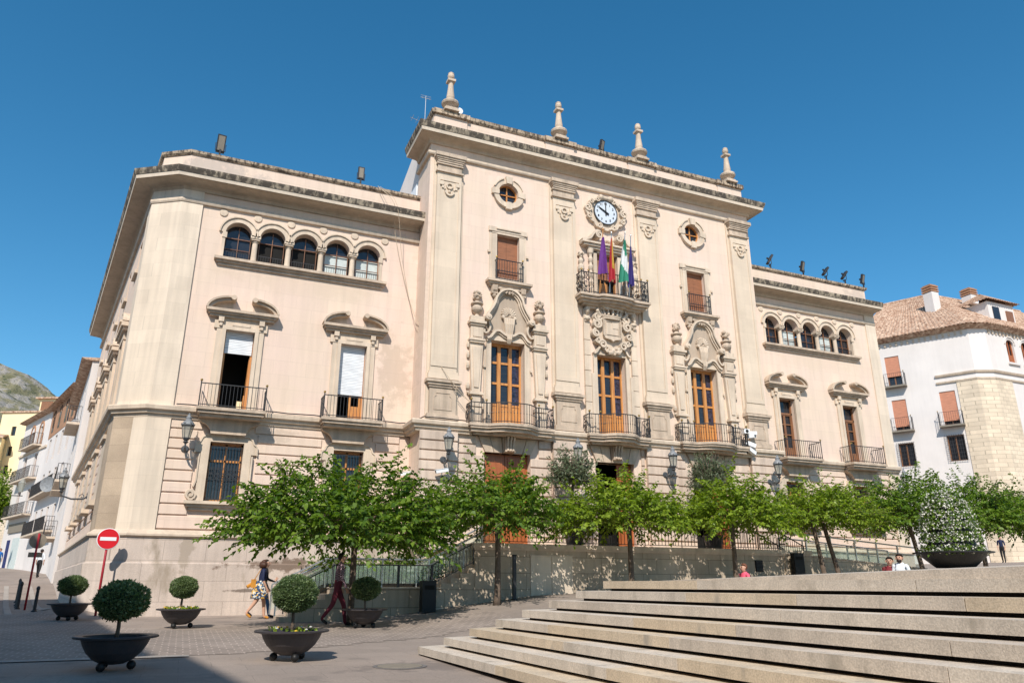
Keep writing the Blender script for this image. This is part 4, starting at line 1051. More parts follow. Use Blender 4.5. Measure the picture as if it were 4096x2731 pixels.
q = MB(); q.lathe([(.001,-.5),(.11,-.49),(.13,-.4),(.08,-.25),(.08,.25),(.13,.4),(.11,.49),(.001,.5)], (0,-.28,12.4), 12, axis='x'); q.lathe([(.001,-.1),(.2,-.08),(.22,.1)], (-.32,-.36,12.38), 14, axis='y'); q.build('scroll', M['trim'], TH)
# middle door surround with blocked strips
q = MB()
for s in (-1, 1):
    q.box(min(s*.69,s*.86),max(s*.69,s*.86),-.09,.02,6.87,10.3); q.box(min(s*.86,s*.98),max(s*.86,s*.98),-.14,0,6.87,9.4)
    for k in range(7): q.box(min(s*.99,s*1.28),max(s*.99,s*1.28),-.11,0,6.87+.66*k,6.87+.66*k+.635)
    for k in range(12): q.sphere((s*(1.13+rs.uniform(-.1,.1)),-.12,rs.uniform(11.6,12.25)), rs.uniform(.06,.1), 6)
    q.sphere((s*1.13,-.15,12.15),.13,8,0,(1,1,1.3)); q.sphere((s*1.13,-.15,11.75),.12,8,0,(1.4,1,.8)); q.box(s*1.13-.14,s*1.13+.14,-.1,0,11.45,12.2)
brow = smooth_path([(-.88,10.26),(-.76,10.32),(-.64,10.5),(-.5,10.58),(-.3,10.5),(0,10.4)], 4); brow = brow+[(-x, z) for x, z in reversed(brow[:-1])]
q.prism(brow+[(.88,10.24),(-.88,10.24)], 'xz', -.1, 0); q.bar(brow, .08, -.22, -.02)
q.build('door_surround', M['trim'], TH)
# ------------------------------------------------------------------ terrace, stairs, railings in front of the hall
def g(x, y): return float(G(x, y))
M['wallstone'] = mk('terrace ashlar', (.50,.405,.305), .85, .14, .8, joints=(1.1,.5,.012,.55,.08), streak=.15, fine=.1, fs=40, bump=.3)
TR = thing('terrace', 'stone terrace wall under the trees in front of the town hall doors', 'terrace', (0,0,0))
q = MB()
q.box(-7.02, 6.65, -3.0, .0, -.4, 2.2); q.build('terrace_wall', M['wallstone'], TR)
q = MB(); q.box(-7.06, 6.70, -3.05, -.2, 2.2, 2.26); q.box(-7.1, 6.75, -3.1, -.2, 2.26, 2.40); q.build('coping', M['trim'], TR)
q = MB(); q.box(5.4, 6.72, -3.06, -1.6, -.4, 2.19); q.build('end_pier', M['wallstone'], TR)
q = MB(); q.box(-5.12,-4.37,-3.03,-2.99,.72,2.04); q.box(-4.35,-3.6,-3.03,-2.99,.75,2.04); q.box(-4.372,-4.348,-3.045,-2.99,.72,2.04,1); q.box(-5.15,-3.57,-3.04,-2.99,2.04,2.07,1)
q.build('utility_door', [M['cream'], M['trim']], TR)
q = MB(); q.box(4.0,4.35,-3.03,-2.99,1.62,2.02,1)
for k in range(8): q.box(4.02,4.33,-3.05,-3.03,1.64+.048*k,1.665+.048*k)
q.build('vent_grille', [M['iron'], M['dark']], TR)
# stairs: upper flight, landing, lower flight
ST = thing('stone_stairs', 'two flights of stone stairs with a landing climbing right to the terrace', 'stairs', (0,0,0))
q = MB()
q.box(-11.28,-8.1,-3.0,-1.5,-.3,1.03)
for k in range(9):
    q.box(-8.1+.3*k, -8.1+.3*(k+1) if k < 8 else -5.4, -2.98, -1.5, .9, 1.03+.152*(k+1))
for k in range(6): q.box(-11.28-.3*(k+1), -11.28-.3*k, -3.0, -1.5, -.3, 1.03-.152*(k+1)*1.0)
q.box(-8.1,-7.02,-3.0,-2.9,-.3,1.03)
q.build('steps', M['wallstone'], ST)
q = MB(); q.box(-11.3,-8.05,-3.04,-1.5,1.03,1.07); q.build('landing_slab', M['trim'], ST)
def bars(path, h, z0=.08, sp=.13, r=.011, posts=True, m=0):
    """raked railing: path of (x,y,z) at floor level"""
    q = MB(); P = [Vector(p) for p in path]
    q.tube([(p.x,p.y,p.z+h) for p in P], .022, 4); q.tube([(p.x,p.y,p.z+z0) for p in P], .016, 4)
    for i in range(len(P)-1):
        L = (P[i+1]-P[i]).length; n = max(1, round(L/sp))
        for k in range(n+1):
            p = P[i].lerp(P[i+1], k/n); rr_ = r*2 if k in (0, n) and posts else r
            q.tube([(p.x,p.y,p.z+(z0 if rr_ == r else 0)), (p.x,p.y,p.z+h)], rr_, 4)
    return q
RL = thing('black_railing', 'black barred railing following the left stairs up to the terrace', 'railing', (0,0,0))
q = bars([(-12.7,-2.95,.36),(-11.3,-2.95,1.06),(-8.43,-2.95,1.06),(-7.06,-2.95,1.74)], .64); q.build('bars', M['iron'], RL)
q = MB()
for x in (-11.25,-9.45,-8.4): q.box(x-.035,x+.035,-2.99,-2.92,1.03,1.72)
q.build('post', M['iron'], RL)
def glass_rail(name, label, path, h, posts_sp=1.2, hi=.17, gap=.12):
    t = thing(name, label, 'glass balustrade', (0,0,0)); P = [Vector(p) for p in path]
    for i in range(len(P)-1):
        a_, b_ = P[i], P[i+1]; q = MB(); d = (b_-a_); n = Vector((-d.y, d.x, 0)).normalized()*.006
        q.add([tuple(a_+n+Vector((0,0,gap))), tuple(b_+n+Vector((0,0,gap))), tuple(b_+n+Vector((0,0,h))), tuple(a_+n+Vector((0,0,h)))], [(0,1,2,3)])
        q.build('glass_panel', M['glass'], t)
    q = MB(); q.tube([(p.x,p.y,p.z+h+hi) for p in P], .028, 8); q.tube([(p.x,p.y,p.z+h) for p in P], .016, 6); q.build('handrail', M['steel'], t)
    for i in range(len(P)-1):
        L = (P[i+1]-P[i]).length; n = max(1, round(L/posts_sp))
        for k in range(n+(1 if i == len(P)-2 else 0)):
            p = P[i].lerp(P[i+1], k/n); q = MB(); q.box(p.x-.02,p.x+.02,p.y-.03,p.y+.03,p.z,p.z+h+hi); q.build('post', M['steel'], t)
    return t
glass_rail('glass_balustrade', 'green glass balustrade with steel handrail just behind the black stair railing', [(-12.9,-2.75,.3),(-11.35,-2.75,1.06),(-8.45,-2.75,1.06),(-6.2,-2.75,2.18)], .65, hi=.16)
glass_rail('glass_balustrade', 'rear glass balustrade on the wall side of the left stairs', [(-12.9,-1.42,.3),(-11.35,-1.42,1.06),(-8.45,-1.42,1.06),(-6.2,-1.42,2.18)], .68, hi=.16)
TRL = thing('terrace_railing', 'black barred railing along the top of the terrace wall', 'railing', (0,0,0))
bars([(-6.9,-2.8,2.4),(5.45,-2.8,2.4)], .68, sp=.14).build('bars', M['iron'], TRL)
bars([(5.45,-2.8,2.4),(6.62,-2.8,1.88)], .70, sp=.12).build('sloping_bars', M['iron'], TRL)
q = bars([(3.6,-1.6,2.4),(5.45,-1.6,2.4),(6.75,-1.6,1.8)], .72, sp=.12); t = q.build('stair_railing', M['iron']); tag(t, 'short black railing behind the terrace railing that drops to the right', 'railing')
# ramp on the right
RW = thing('ramp_wall', 'low sloping stone wall carrying the glass ramp balustrade on the right', 'ramp wall', (0,0,0))
q = MB(); q.prism([(6.66,-.4),(12.9,-.4),(12.9,1.78),(6.66,2.2)], 'xz', -3.0, -2.8); q.prism([(6.66,-.4),(12.9,-.4),(12.9,1.72),(6.66,2.1)], 'xz', -2.8, -1.5); q.build('wall', M['wallstone'], RW)
q = MB(); q.prism([(6.66,2.2),(12.95,1.775),(12.95,1.82),(6.66,2.25)], 'xz', -3.03, -2.78); q.build('coping', M['trim'], RW)
glass_rail('ramp_balustrade', 'front glass balustrade with dark steel rails along the right hand ramp', [(6.66,-2.9,2.2),(9.2,-2.9,2.03),(12.7,-2.9,1.8)], .52, 1.05, hi=.3, gap=.06)
glass_rail('ramp_balustrade', 'second glass balustrade behind it on the wall side of the ramp', [(6.66,-1.4,2.15),(9.2,-1.4,2.0),(12.7,-1.4,1.75)], .52, 1.3, hi=.3, gap=.06)
# planting bed behind the stairs
BD = thing('planting_bed', 'raised bed of dark shrubs behind the glass of the left stairs', 'planting bed', (0,0,0))
q = MB(); q.box(-11.6,-7.2,-1.2,.9,-.3,1.25); q.build('soil', M['soil'], BD)

# ------------------------------------------------------------------ foliage
def leaf_mesh(name, P, D, N, L, W, mat, fold=.25):
    """kite shaped folded leaves: base P, direction D, normal N (arrays), length L, width W"""
    n = len(P); B = np.cross(D, N); B /= np.linalg.norm(B, axis=1, keepdims=True)+1e-9
    L = np.broadcast_to(np.asarray(L), (n,))[:, None]; W = np.broadcast_to(np.asarray(W), (n,))[:, None]
    v = np.stack([P, P+D*L*.45+B*W*.5+N*W*fold, P+D*L-N*L*.12, P+D*L*.45-B*W*.5+N*W*fold], 1).reshape(-1, 3)
    me = bpy.data.meshes.new(name); me.vertices.add(4*n); me.vertices.foreach_set('co', v.ravel())
    me.loops.add(4*n); me.loops.foreach_set('vertex_index', np.arange(4*n, dtype=np.int32))
    me.polygons.add(n); me.polygons.foreach_set('loop_start', np.arange(0, 4*n, 4, dtype=np.int32)); me.polygons.foreach_set('loop_total', np.full(n, 4, dtype=np.int32))
    me.materials.append(mat); me.update(calc_edges=True); me.validate(); return me
def link(name, me, parent=None, loc=(0,0,0), label=None):
    o = bpy.data.objects.new(name, me); C.objects.link(o); o.location = loc
    if parent: o.parent = parent
    if label: o['label'] = label
    return o
def unit(a): return a/(np.linalg.norm(a, axis=-1, keepdims=True)+1e-9)
def mulberry(x, y, label, rx, ry, zb, zt, seed, mat, lean=0., nshoot=230, cx=0., cy=0., leaf=.13, group='clipped mulberry trees in a row along the terrace', zflat=.5, base=None):
    """umbrella crown: limbs spread flat, shoots climb from them, leaves hang on both sides of each shoot"""
    z0 = g(x, y) if base is None else base; t = thing('mulberry_tree', label, 'tree', (x, y, z0), group=group)
    r = np.random.default_rng(seed); q = MB(); hb = zb - z0 + .35
    q.tube([(0,0,-.1),(.02,.01,.3),(lean*.5+.03,.02,hb*.55),(lean,0,hb)], [.13,.095,.08,.085], 8)
    tips = []
    nl = 9
    for k in range(nl):
        a_ = 2*math.pi*k/nl + r.uniform(-.25, .25); ex = cx + rx*.82*math.cos(a_)*r.uniform(.7,1); ey = cy + ry*.82*math.sin(a_)*r.uniform(.7,1); ez = hb + (zt-zb)*r.uniform(.12,.35)
        pts = [(lean,0,hb-.05), (lean+(ex-lean)*.35+r.uniform(-.1,.1), ey*.35, hb+.18+r.uniform(0,.15)), (lean+(ex-lean)*.7, ey*.7, (hb+ez)/2+.12), (ex, ey, ez)]
        q.tube(pts, [.06,.045,.032,.018], 6); tips.append(np.array(pts))
    P = []; D = []; N = []; Ls = []
    tw = MB()
    ph_ = r.uniform(0, 6.28, 4)
    for s in range(nshoot):
        # shoot root in a flattened dome
        a_ = r.uniform(0, 2*math.pi); rad = math.sqrt(r.uniform(0.0, 1.))
        bx, by = cx*min(1, rad+.2)+rx*.86*rad*math.cos(a_), cy*min(1, rad+.3) + ry*.86*rad*math.sin(a_)
        dome = (1-rad**2.4)*(1+.28*math.sin(a_*2+ph_[0])+.22*math.sin(a_*3+ph_[1])*rad); low = r.uniform(0, 1)**.9; whip = r.random() < .14
        bz = (zb - z0) + .1 + (zt-zb)*(.12+.66*dome)*low + .1*(1-rad) + r.normal(0, .07)
        out = np.array([math.cos(a_)*(.35+.75*rad), math.sin(a_)*(.35+.75*rad), r.uniform(.15, 1.1) if low > .3 else r.uniform(-.2, .35)]); out = unit(out + r.normal(0, .22, 3))
        ln = r.uniform(.35, .85)*(1.25 if rad > .75 else 1)*(1.5 if whip else 1)
        if whip and low > .35: out = unit(out*np.array([.7,.7,1]) + np.array([0,0,.75]))
        n_ = int(ln/.062); ts = np.linspace(.05, 1, n_)
        droop = -.26 if low > .3 else -.26
        pos = np.array([bx, by, bz]) + out*ts[:, None]*ln + np.array([0,0,droop])*(ts[:, None]**2)*ln
        if s % 3 == 0: q.tube([tuple(pos[0]), tuple(pos[len(pos)//2]), tuple(pos[-1])], [.012,.008,.004], 3)
        side = unit(np.cross(out, np.array([0,0,1.]))+1e-6)
        sg = np.where(np.arange(n_) % 2, 1, -1)[:, None]
        d = unit(out*r.uniform(.3,.9,(n_,1)) + side*sg*r.uniform(.5,1.1,(n_,1)) + np.array([0,0,1.])*r.uniform(-1.15,.0,(n_,1)))
        nn = unit(np.array([0,0,1.]) + r.normal(0,.45,(n_,3)) + out*.2); nn = unit(nn - d*np.sum(nn*d, 1, keepdims=True))
        P.append(pos); D.append(d); N.append(nn); Ls.append(r.uniform(.7,1.25,n_)*leaf)
    P = np.concatenate(P); D = np.concatenate(D); N = np.concatenate(N); Ls = np.concatenate(Ls)
    link('crown', leaf_mesh('crown', P, D, N, Ls, Ls*.62, mat), t); q.build('trunk', M['bark'], t, smooth=True)
    return t
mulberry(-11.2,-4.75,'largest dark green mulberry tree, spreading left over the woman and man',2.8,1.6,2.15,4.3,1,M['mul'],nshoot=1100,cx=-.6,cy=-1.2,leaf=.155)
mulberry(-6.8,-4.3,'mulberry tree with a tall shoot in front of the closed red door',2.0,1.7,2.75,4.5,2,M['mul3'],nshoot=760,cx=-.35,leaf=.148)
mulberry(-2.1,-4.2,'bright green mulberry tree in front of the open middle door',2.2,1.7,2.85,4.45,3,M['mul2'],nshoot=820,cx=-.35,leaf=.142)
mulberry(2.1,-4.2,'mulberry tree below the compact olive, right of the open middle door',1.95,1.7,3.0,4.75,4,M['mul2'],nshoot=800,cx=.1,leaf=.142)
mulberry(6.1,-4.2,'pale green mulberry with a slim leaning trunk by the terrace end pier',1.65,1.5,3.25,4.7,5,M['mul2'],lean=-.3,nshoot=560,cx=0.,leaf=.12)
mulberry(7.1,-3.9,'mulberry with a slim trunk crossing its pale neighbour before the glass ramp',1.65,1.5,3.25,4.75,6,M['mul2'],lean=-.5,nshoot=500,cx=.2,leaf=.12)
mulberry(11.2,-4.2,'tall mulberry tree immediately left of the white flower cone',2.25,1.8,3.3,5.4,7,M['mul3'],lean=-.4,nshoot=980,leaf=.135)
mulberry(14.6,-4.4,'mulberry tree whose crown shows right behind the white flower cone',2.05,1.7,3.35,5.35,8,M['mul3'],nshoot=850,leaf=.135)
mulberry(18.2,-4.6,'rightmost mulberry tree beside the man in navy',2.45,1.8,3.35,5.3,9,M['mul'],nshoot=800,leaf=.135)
def olive(x, y, label, zt, seed, r0, zc):
    t = thing('olive_tree', label, 'tree', (x, y, 2.4), group='olive trees on the terrace'); r = np.random.default_rng(seed)
    q = MB(); q.lathe([(.28,0),(.36,.5),(.4,.52),(.4,.56),(.001,.5)], (0,0,0), 16); q.build('pot', M['grey'], t)
    q = MB(); q.tube([(0,0,.4),(.08,0,1.),(-.05,.05,1.6),(.05,0,zc-2.4)], [.09,.07,.06,.03], 7)
    P=[];D=[];N=[];L=[]
    for k in range(120):
        d = unit(np.array([r.normal(0,.8), r.normal(0,.8), r.uniform(-.1,1.2)])); b = np.array([0,0,zc-2.4-.5]); tip = b + d*np.array([r0,r0,(zt-zc)+.4])*r.uniform(.55,1)
        q.tube([tuple(b), tuple((b+tip)/2+r.normal(0,.06,3)), tuple(tip)], [.025,.014,.006], 4)
        n_ = 34; ts = r.uniform(.3,1.05,n_)[:,None]; pos = b + (tip-b)*ts + r.normal(0,.07,(n_,3))
        P.append(pos); dd = unit(d*.6 + r.normal(0,.6,(n_,3))); D.append(dd); nn = unit(r.normal(0,1,(n_,3))); N.append(unit(nn-dd*np.sum(nn*dd,1,keepdims=True))); L.append(r.uniform(.10,.17,n_))
    q.build('trunk', M['bark'], t, smooth=True)
    P,D,N,L = map(np.concatenate, (P,D,N,L)); link('crown', leaf_mesh('olive_crown', P, D, N, L, L*.28, M['olive'], .1), t)
olive(-2.75,-1.6,'loose grey green olive tree rising between the two left doors',6.15,21,1.15,5.2); olive(3.3,-1.6,'compact grey green olive tree in front of the rightmost door',6.3,22,1.0,5.4)
# palm and shrubs in the bed
t = thing('small_palm', 'small fan palm with a shaggy trunk behind the left stairs', 'palm', (-8.3,-.1,1.2)); q = MB()
q.lathe([(.13,0),(.17,.15),(.15,.3),(.17,.5),(.15,.7),(.17,.85),(.1,1.)], (0,0,0), 10); q.build('trunk', M['bark'], t)
r = np.random.default_rng(5); q = MB()
for k in range(26):
    a_ = r.uniform(0, 6.28); e_ = r.uniform(-.6, 1.2); d = np.array([math.cos(a_)*math.cos(e_), math.sin(a_)*math.cos(e_), math.sin(e_)]); c0 = np.array([0,0,.95]); c1 = c0+d*.5
    q.tube([tuple(c0), tuple(c1)], .012, 4); s_ = unit(np.cross(d, [0,0,1.])); u_ = np.cross(s_, d)
    for j in range(9):
        b = R_(-80+20*j); v = c1 + (d*math.cos(b)+s_*math.sin(b))*.42 + np.array([0,0,-.08]); m_ = c1+(d*math.cos(b)+s_*math.sin(b))*.2; w_ = np.cross(v-c1, u_); w_ = w_/np.linalg.norm(w_)*.025
        q.add([tuple(c1), tuple(m_+w_), tuple(v), tuple(m_-w_)], [(0,1,2,3)])
q.build('fronds', M['olive'], t)
P=[];
r = np.random.default_rng(6); n_ = 5200; cl = r.uniform([-11.4,-1.1,1.3],[-7.4,.6,1.75],(70,3)); pos = cl[r.integers(0,70,n_)] + r.normal(0,.2,(n_,3))*np.array([1,.8,.8]); pos[:,2] = np.maximum(pos[:,2],1.2); pos[:,1] = np.clip(pos[:,1], -1.3, .8)
dd = unit(r.normal(0,1,(n_,3))+np.array([0,0,.4])); nn = unit(r.normal(0,1,(n_,3))); nn = unit(nn-dd*np.sum(nn*dd,1,keepdims=True)); L = r.uniform(.09,.2,n_)
link('shrubs', leaf_mesh('shrubs', pos, dd, nn, L, L*.4, M['mul']), BD)['kind'] = 'stuff'

# ------------------------------------------------------------------ bowl planters with clipped balls
r = np.random.default_rng(31); n_ = 6200
def ball_mesh(name, seed, n_, L0):
    r = np.random.default_rng(seed); v = unit(r.normal(0,1,(n_,3))); sh = np.where(r.random(n_) < .8, r.uniform(.9,1.0,n_), r.uniform(.6,.9,n_)); lump = 1 + .05*np.sin(v[:,0]*7+seed)*np.cos(v[:,1]*6+seed)+.035*np.sin(v[:,2]*9+v[:,0]*5)+.10*(r.random(n_)>.985)
    pos = v*(sh*lump)[:,None]; dd = unit(v*.7 + r.normal(0,.55,(n_,3))+np.array([0,0,.25])); nn = unit(r.normal(0,1,(n_,3))); nn = unit(nn-dd*np.sum(nn*dd,1,keepdims=True)); L = r.uniform(.6,1.3,n_)*L0
    return leaf_mesh(name, pos, dd, nn, L, L*.45, M['box'], .15)
bm_ = [ball_mesh('clipped_ball', 41, 9000, .125), ball_mesh('clipped_ball', 42, 7000, .14)]
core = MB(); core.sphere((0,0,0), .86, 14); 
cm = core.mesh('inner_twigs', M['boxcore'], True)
def bowl_parts(t, R, H):
    k = R/.585
    q = MB(); hh = H
    q.lathe([(.06,.075),(.16*k,.085),(.28*k,.14),(.38*k,.23),(.445*k,.33),(.475*k,hh-.03),(.585*k,hh-.012),(.59*k,hh+.012),(.575*k,hh+.02),(.455*k,hh+.012),(.43*k,hh-.06)], (0,0,0), 36)
    q.build('bowl', M['grey'], t, smooth=False)
    q = MB(); q.lathe([(.44*k,hh-.07),(.3*k,hh-.05),(.001,hh-.045)], (0,0,0), 20); q.build('soil', M['soil'], t)
    for j in range(3):
        a_ = R_(200+120*j); q = MB(); q.sphere((.26*k*math.cos(a_), .26*k*math.sin(a_), .062), .062, 12); q.build('foot', M['black'], t, smooth=True)
def planter(x, y, label, bx, bz, rx, rz, seed, flowers, dz=0.):
    t = thing('bowl_planter', label, 'planter', (x, y, g(x, y)+.004+dz), rz=seed*.7, group='bowl planters with clipped ball shrubs on the pavement')
    bowl_parts(t, .54 if seed == 1 else .565, .43)
    q = MB(); q.tube([(0,0,.38),(.012,0,.55),(0,.01,bz-.1)], [.032,.026,.024], 8); q.build('stem', M['bark'], t, smooth=True)
    o = link('shrub', bm_[seed % 2], t, (0,0,bz)); o.scale = (rx, rx, rz)
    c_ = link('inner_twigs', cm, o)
    if flowers:
        r = np.random.default_rng(seed); n_ = 500 if flowers > 1 else 60
        a_ = r.uniform(0,6.28,n_); rad = np.sqrt(r.uniform(.05,1,n_))*.40; pos = np.stack([rad*np.cos(a_), rad*np.sin(a_), .39+r.uniform(0,.07,n_)],1)
        dd = unit(r.normal(0,.7,(n_,3))+np.array([0,0,.8])); nn = unit(r.normal(0,1,(n_,3))); nn = unit(nn-dd*np.sum(nn*dd,1,keepdims=True)); L = r.uniform(.04,.08,n_)
        link('bedding_leaves', leaf_mesh('bedding_leaves', pos, dd, nn, L, L*.6, M['mul2']), t)
        for nm, mt, cnt in (('yellow_flowers', M['yellowpetal'], 30), ('white_flowers', M['petal'], 30)):
            q = MB()
            for k in range(cnt if flowers > 1 else 5):
                aa = r.uniform(0,6.28); rd = r.uniform(.1,.4); q.sphere((rd*math.cos(aa), rd*math.sin(aa), .44+r.uniform(0,.05)), .025, 6, 0, (1,1,.6))
            q.build(nm, mt, t)
planter(-16.15,-13.25,'nearest bowl planter in the shade with a broad dark clipped ball','',.905,.345,.258,1,0)
planter(-13.72,-12.85,'bowl planter nearest the granite steps, its ball shrub sunlit','',.98,.335,.275,2,1)
planter(-11.05,-5.9,'bowl planter beside the man in burgundy trousers with a bright green ball','',.93,.355,.272,3,0)
planter(-15.33,-4.7,'bowl planter with a small ball on a bed of yellow flowers by the plinth','',.94,.318,.255,4,2)
planter(-18.2,-.6,'dark bowl planter under the no entry sign at the side street corner','',.92,.36,.26,5,0)

# big flower cone
fx, fy = 3.9, -11.08
t = thing('flower_cone', 'tall cone of white flowers in tiers growing from a wide black bowl', 'flower planter', (fx, fy, PZ(fx, fy)))
q = MB(); q.lathe([(.46,0),(.5,.03),(.86,.36),(.99,.38),(.99,.41),(.86,.41),(.8,.34),(.001,.34)], (0,0,0), 36); q.build('bowl', M['black'], t)
q = MB(); q.lathe([(.66,.36),(.3,1.86),(.001,1.92)], (0,0,0), 24); q.build('frame', M['black'], t)
r = np.random.default_rng(77); Pl=[];Pf=[]
tiers = [(.42,.78,.72),(.76,.71,.72),(1.07,.67,.67),(1.37,.6,.58),(1.65,.5,.46),(1.86,.34,.2)]
for (z_, rad, r2) in tiers:
    for (lst, n_) in ((Pl, 700), (Pf, 480)):
        n_ = int(n_*(rad+.25)*1.7); a_ = r.uniform(0,6.28,n_); h_ = r.uniform(0,1,n_)
        ra = (rad*(1-h_*.12)+r.normal(0,.045,n_)+(.04 if lst is Pf else 0))*np.where(r.random(n_) < .15, .8, 1)
        keep = np.sin(a_*3+z_*9)*.5+r.uniform(-.5,1.2,n_) > -.35
        lst.append(np.stack([ra*np.cos(a_), ra*np.sin(a_), z_+(h_-.4)*.25],1)[keep])
for z_, n_ in ((1.96, 150),):
    a_ = r.uniform(0,6.28,n_); ra = .26*np.sqrt(r.random(n_)); Pf.append(np.stack([ra*np.cos(a_), ra*np.sin(a_), z_+r.uniform(-.05,.1,n_)],1))
for nm, lst, mt, L0, W0 in (('leaves', Pl, M['mul'], .085, .6), ('flowers', Pf, M['petal'], .048, .95)):
    pos = np.concatenate(lst); n_ = len(pos); rd = unit(pos*np.array([1,1,0])); dd = unit(rd*.5+r.normal(0,.6,(n_,3))+np.array([0,0,.3])); nn = unit(rd+r.normal(0,.5,(n_,3))); nn = unit(nn-dd*np.sum(nn*dd,1,keepdims=True)); L = r.uniform(.7,1.2,n_)*L0
    link(nm, leaf_mesh(nm, pos, dd, nn, L, L*W0, mt, .1), t)['kind'] = 'stuff'
# ------------------------------------------------------------------ wall lanterns
def lantern(label, loc, rz=0, group='wall lanterns on the town hall', arm=.55, hid=False):
    """mounted at loc on a wall facing local -y; lantern above the bracket tip"""
    t = thing('wall_lantern', label, 'lantern', loc, rz, group)
    q = MB(); q.lathe([(.001,-.05),(.1,-.04),(.13,0)], (0,0,0), 12, axis='y')
    q.tube([(0,0,0),(0,-.15,-.12),(0,-arm*.6,-.14),(0,-arm,-.02),(0,-arm,.1)], [.035,.04,.035,.03,.03], 8)
    q.tube([(0, -.2-.1*math.cos(k*.5)*(1-k/16), -.02+.1*math.sin(k*.5)*(1-k/16)) for k in range(13)], .016, 5)
    q.lathe([(.03,.08),(.09,.14),(.05,.18),(.1,.22),(.06,.26)], (0,-arm,0), 8); q.build('bracket', M['lampmetal'], t)
    q = MB(); q.lathe([(.105,.27),(.175,.66)], (0,-arm,0), 6); q.build('lamp_glass', M['lampglass'], t)
    q = MB()
    for k in range(6):
        a_ = 2*math.pi*k/6; q.tube([(.11*math.cos(a_),-arm+.11*math.sin(a_),.26),(.182*math.cos(a_),-arm+.182*math.sin(a_),.67)], .012, 4)
        q.sphere((.2*math.cos(a_),-arm+.2*math.sin(a_),.73), .022, 6)
    q.lathe([(.115,.25),(.12,.28),(.1,.285)], (0,-arm,0), 6); q.lathe([(.19,.65),(.21,.68),(.2,.71),(.17,.71)], (0,-arm,0), 6); q.build('lamp_frame', M['lampmetal'], t)
    q = MB(); q.lathe([(.2,.70),(.16,.80),(.09,.86),(.085,.92),(.1,.94),(.06,.99),(.035,1.04),(.045,1.07),(.001,1.1)], (0,-arm,0), 10); q.build('lamp_cap', M['lampgrey'], t)
    return t
lantern('lantern left of the barred window near the corner of the left wing', (-15.85,YW-.05,5.42), arm=.6)
lantern('lantern on the rusticated pier left of the closed red door', (-7.3,-.27,5.40), arm=.6)
lantern('lantern half hidden by the loose olive tree, on the pier between two doors', (-2.12,-.27,5.40), arm=.6)
lantern('lantern on the pier just left of the compact olive tree', (2.2,-.27,5.40), arm=.6)
lantern('lantern on the last pier below the horn loudspeakers', (7.6,-.27,5.40), arm=.6)
lantern('lantern at the far right end of the right wing above the tree tops', (16.9,YW-.1,5.55), arm=.6)
sw = Vector((-18.08,1.9)) + (Vector((-21.5,22.5))-Vector((-18.08,1.9))).normalized()*7.6
t = lantern('lantern on a long straight arm over the side street', (sw.x-.05, sw.y, 4.55), R_(-90+9.4), arm=.95)
# floodlights, antenna and camera equipment
def flood(label, x, y, z, rz, tilt, w_=.34, h_=.62, group='floodlights on the roof edge'):
    w_ *= .85; h_ *= .88
    t = thing('floodlight', label, 'floodlight', (x, y, z), rz, group)
    q = MB(); q.box(-.03,.03,-.03,.03,0,.25); q.tube([(-w_/2-.03,0,.5),(-w_/2-.03,0,.2),(w_/2+.03,0,.2),(w_/2+.03,0,.5)], .018, 4); q.build('bracket', M['iron'], t)
    m_ = Matrix.Translation((0,0,.5)) @ Matrix.Rotation(tilt, 4, 'X')
    q = MB(m_); q.box(-w_/2,w_/2,-.05,.06,-h_/2,h_/2); q.lathe([(.05,0),(.05,.12)], (0,.06,0), 8, axis='y'); q.build('housing', M['iron'], t)
    q = MB(m_); q.box(-w_/2+.04,w_/2-.04,-.056,-.051,-h_/2+.05,h_/2-.05); q.build('lens', M['signback'], t)
flood('floodlight with brown face at the left end of the left wing roof', -16.1,1.3,16.68, R_(8), R_(12), .36, .8)
flood('narrow pale floodlight near the right end of the left wing roof', -10.7,1.3,16.68, R_(0), 0, .3, .62)
flood('floodlight standing between the two middle finials', .2,.3,20.22, R_(25), R_(14), .3, .6)
flood('white backed floodlight leaning left, first on the right wing roof', 10.6,1.3,16.68, R_(70), R_(30), .3, .62)
flood('black floodlight leaning right, second on the right wing roof', 12.8,1.3,16.68, R_(20), R_(14), .3, .62)
flood('slim pale floodlight third along the right wing roof', 14.4,1.3,16.68, R_(75), R_(35), .3, .58)
flood('slim black floodlight fourth along the right wing roof', 15.75,1.3,16.68, R_(75), R_(35), .28, .58)
flood('black floodlight at the far right end of the right wing roof', 17.1,1.3,16.68, R_(15), R_(14), .3, .6)
t = thing('antenna', 'thin television antenna on a mast behind the tallest finial', 'antenna', (-7.65,3.0,20.1)); q = MB(); q.tube([(0,0,-.7),(0,0,2.9)], .02, 5); q.build('mast', M['steel'], t)
q = MB(); q.tube([(-.7,0,1.55),(.5,.3,1.55)], .015, 4)
for k in range(7): q.tube([(-.22+.07*k,-.12,2.75),(-.22+.07*k,.12,2.9)], .008, 4)
q.tube([(-.25,0,2.78),(.25,0,2.78)], .015, 4); q.tube([(-.25,0,2.9),(.25,0,2.9)], .01, 4)
for k in range(5): q.tube([(-.6+.24*k,.02+.06*k-.25,1.55),(-.6+.24*k,.02+.06*k+.25,1.55)], .008, 4)
q.build('elements', M['steel'], t)
t = thing('floodlight', 'round white spotlight at the foot of the leftmost finial', 'floodlight', (-6.95,.15,20.22), group='floodlights on the roof edge'); q = MB(); q.lathe([(.08,.0),(.14,-.12),(.15,-.14)], (0,0,.2), 14, axis='y'); q.build('housing', M['white'], t); q = MB(); q.box(-.03,.03,-.05,.05,0,.2); q.build('bracket', M['iron'], t)
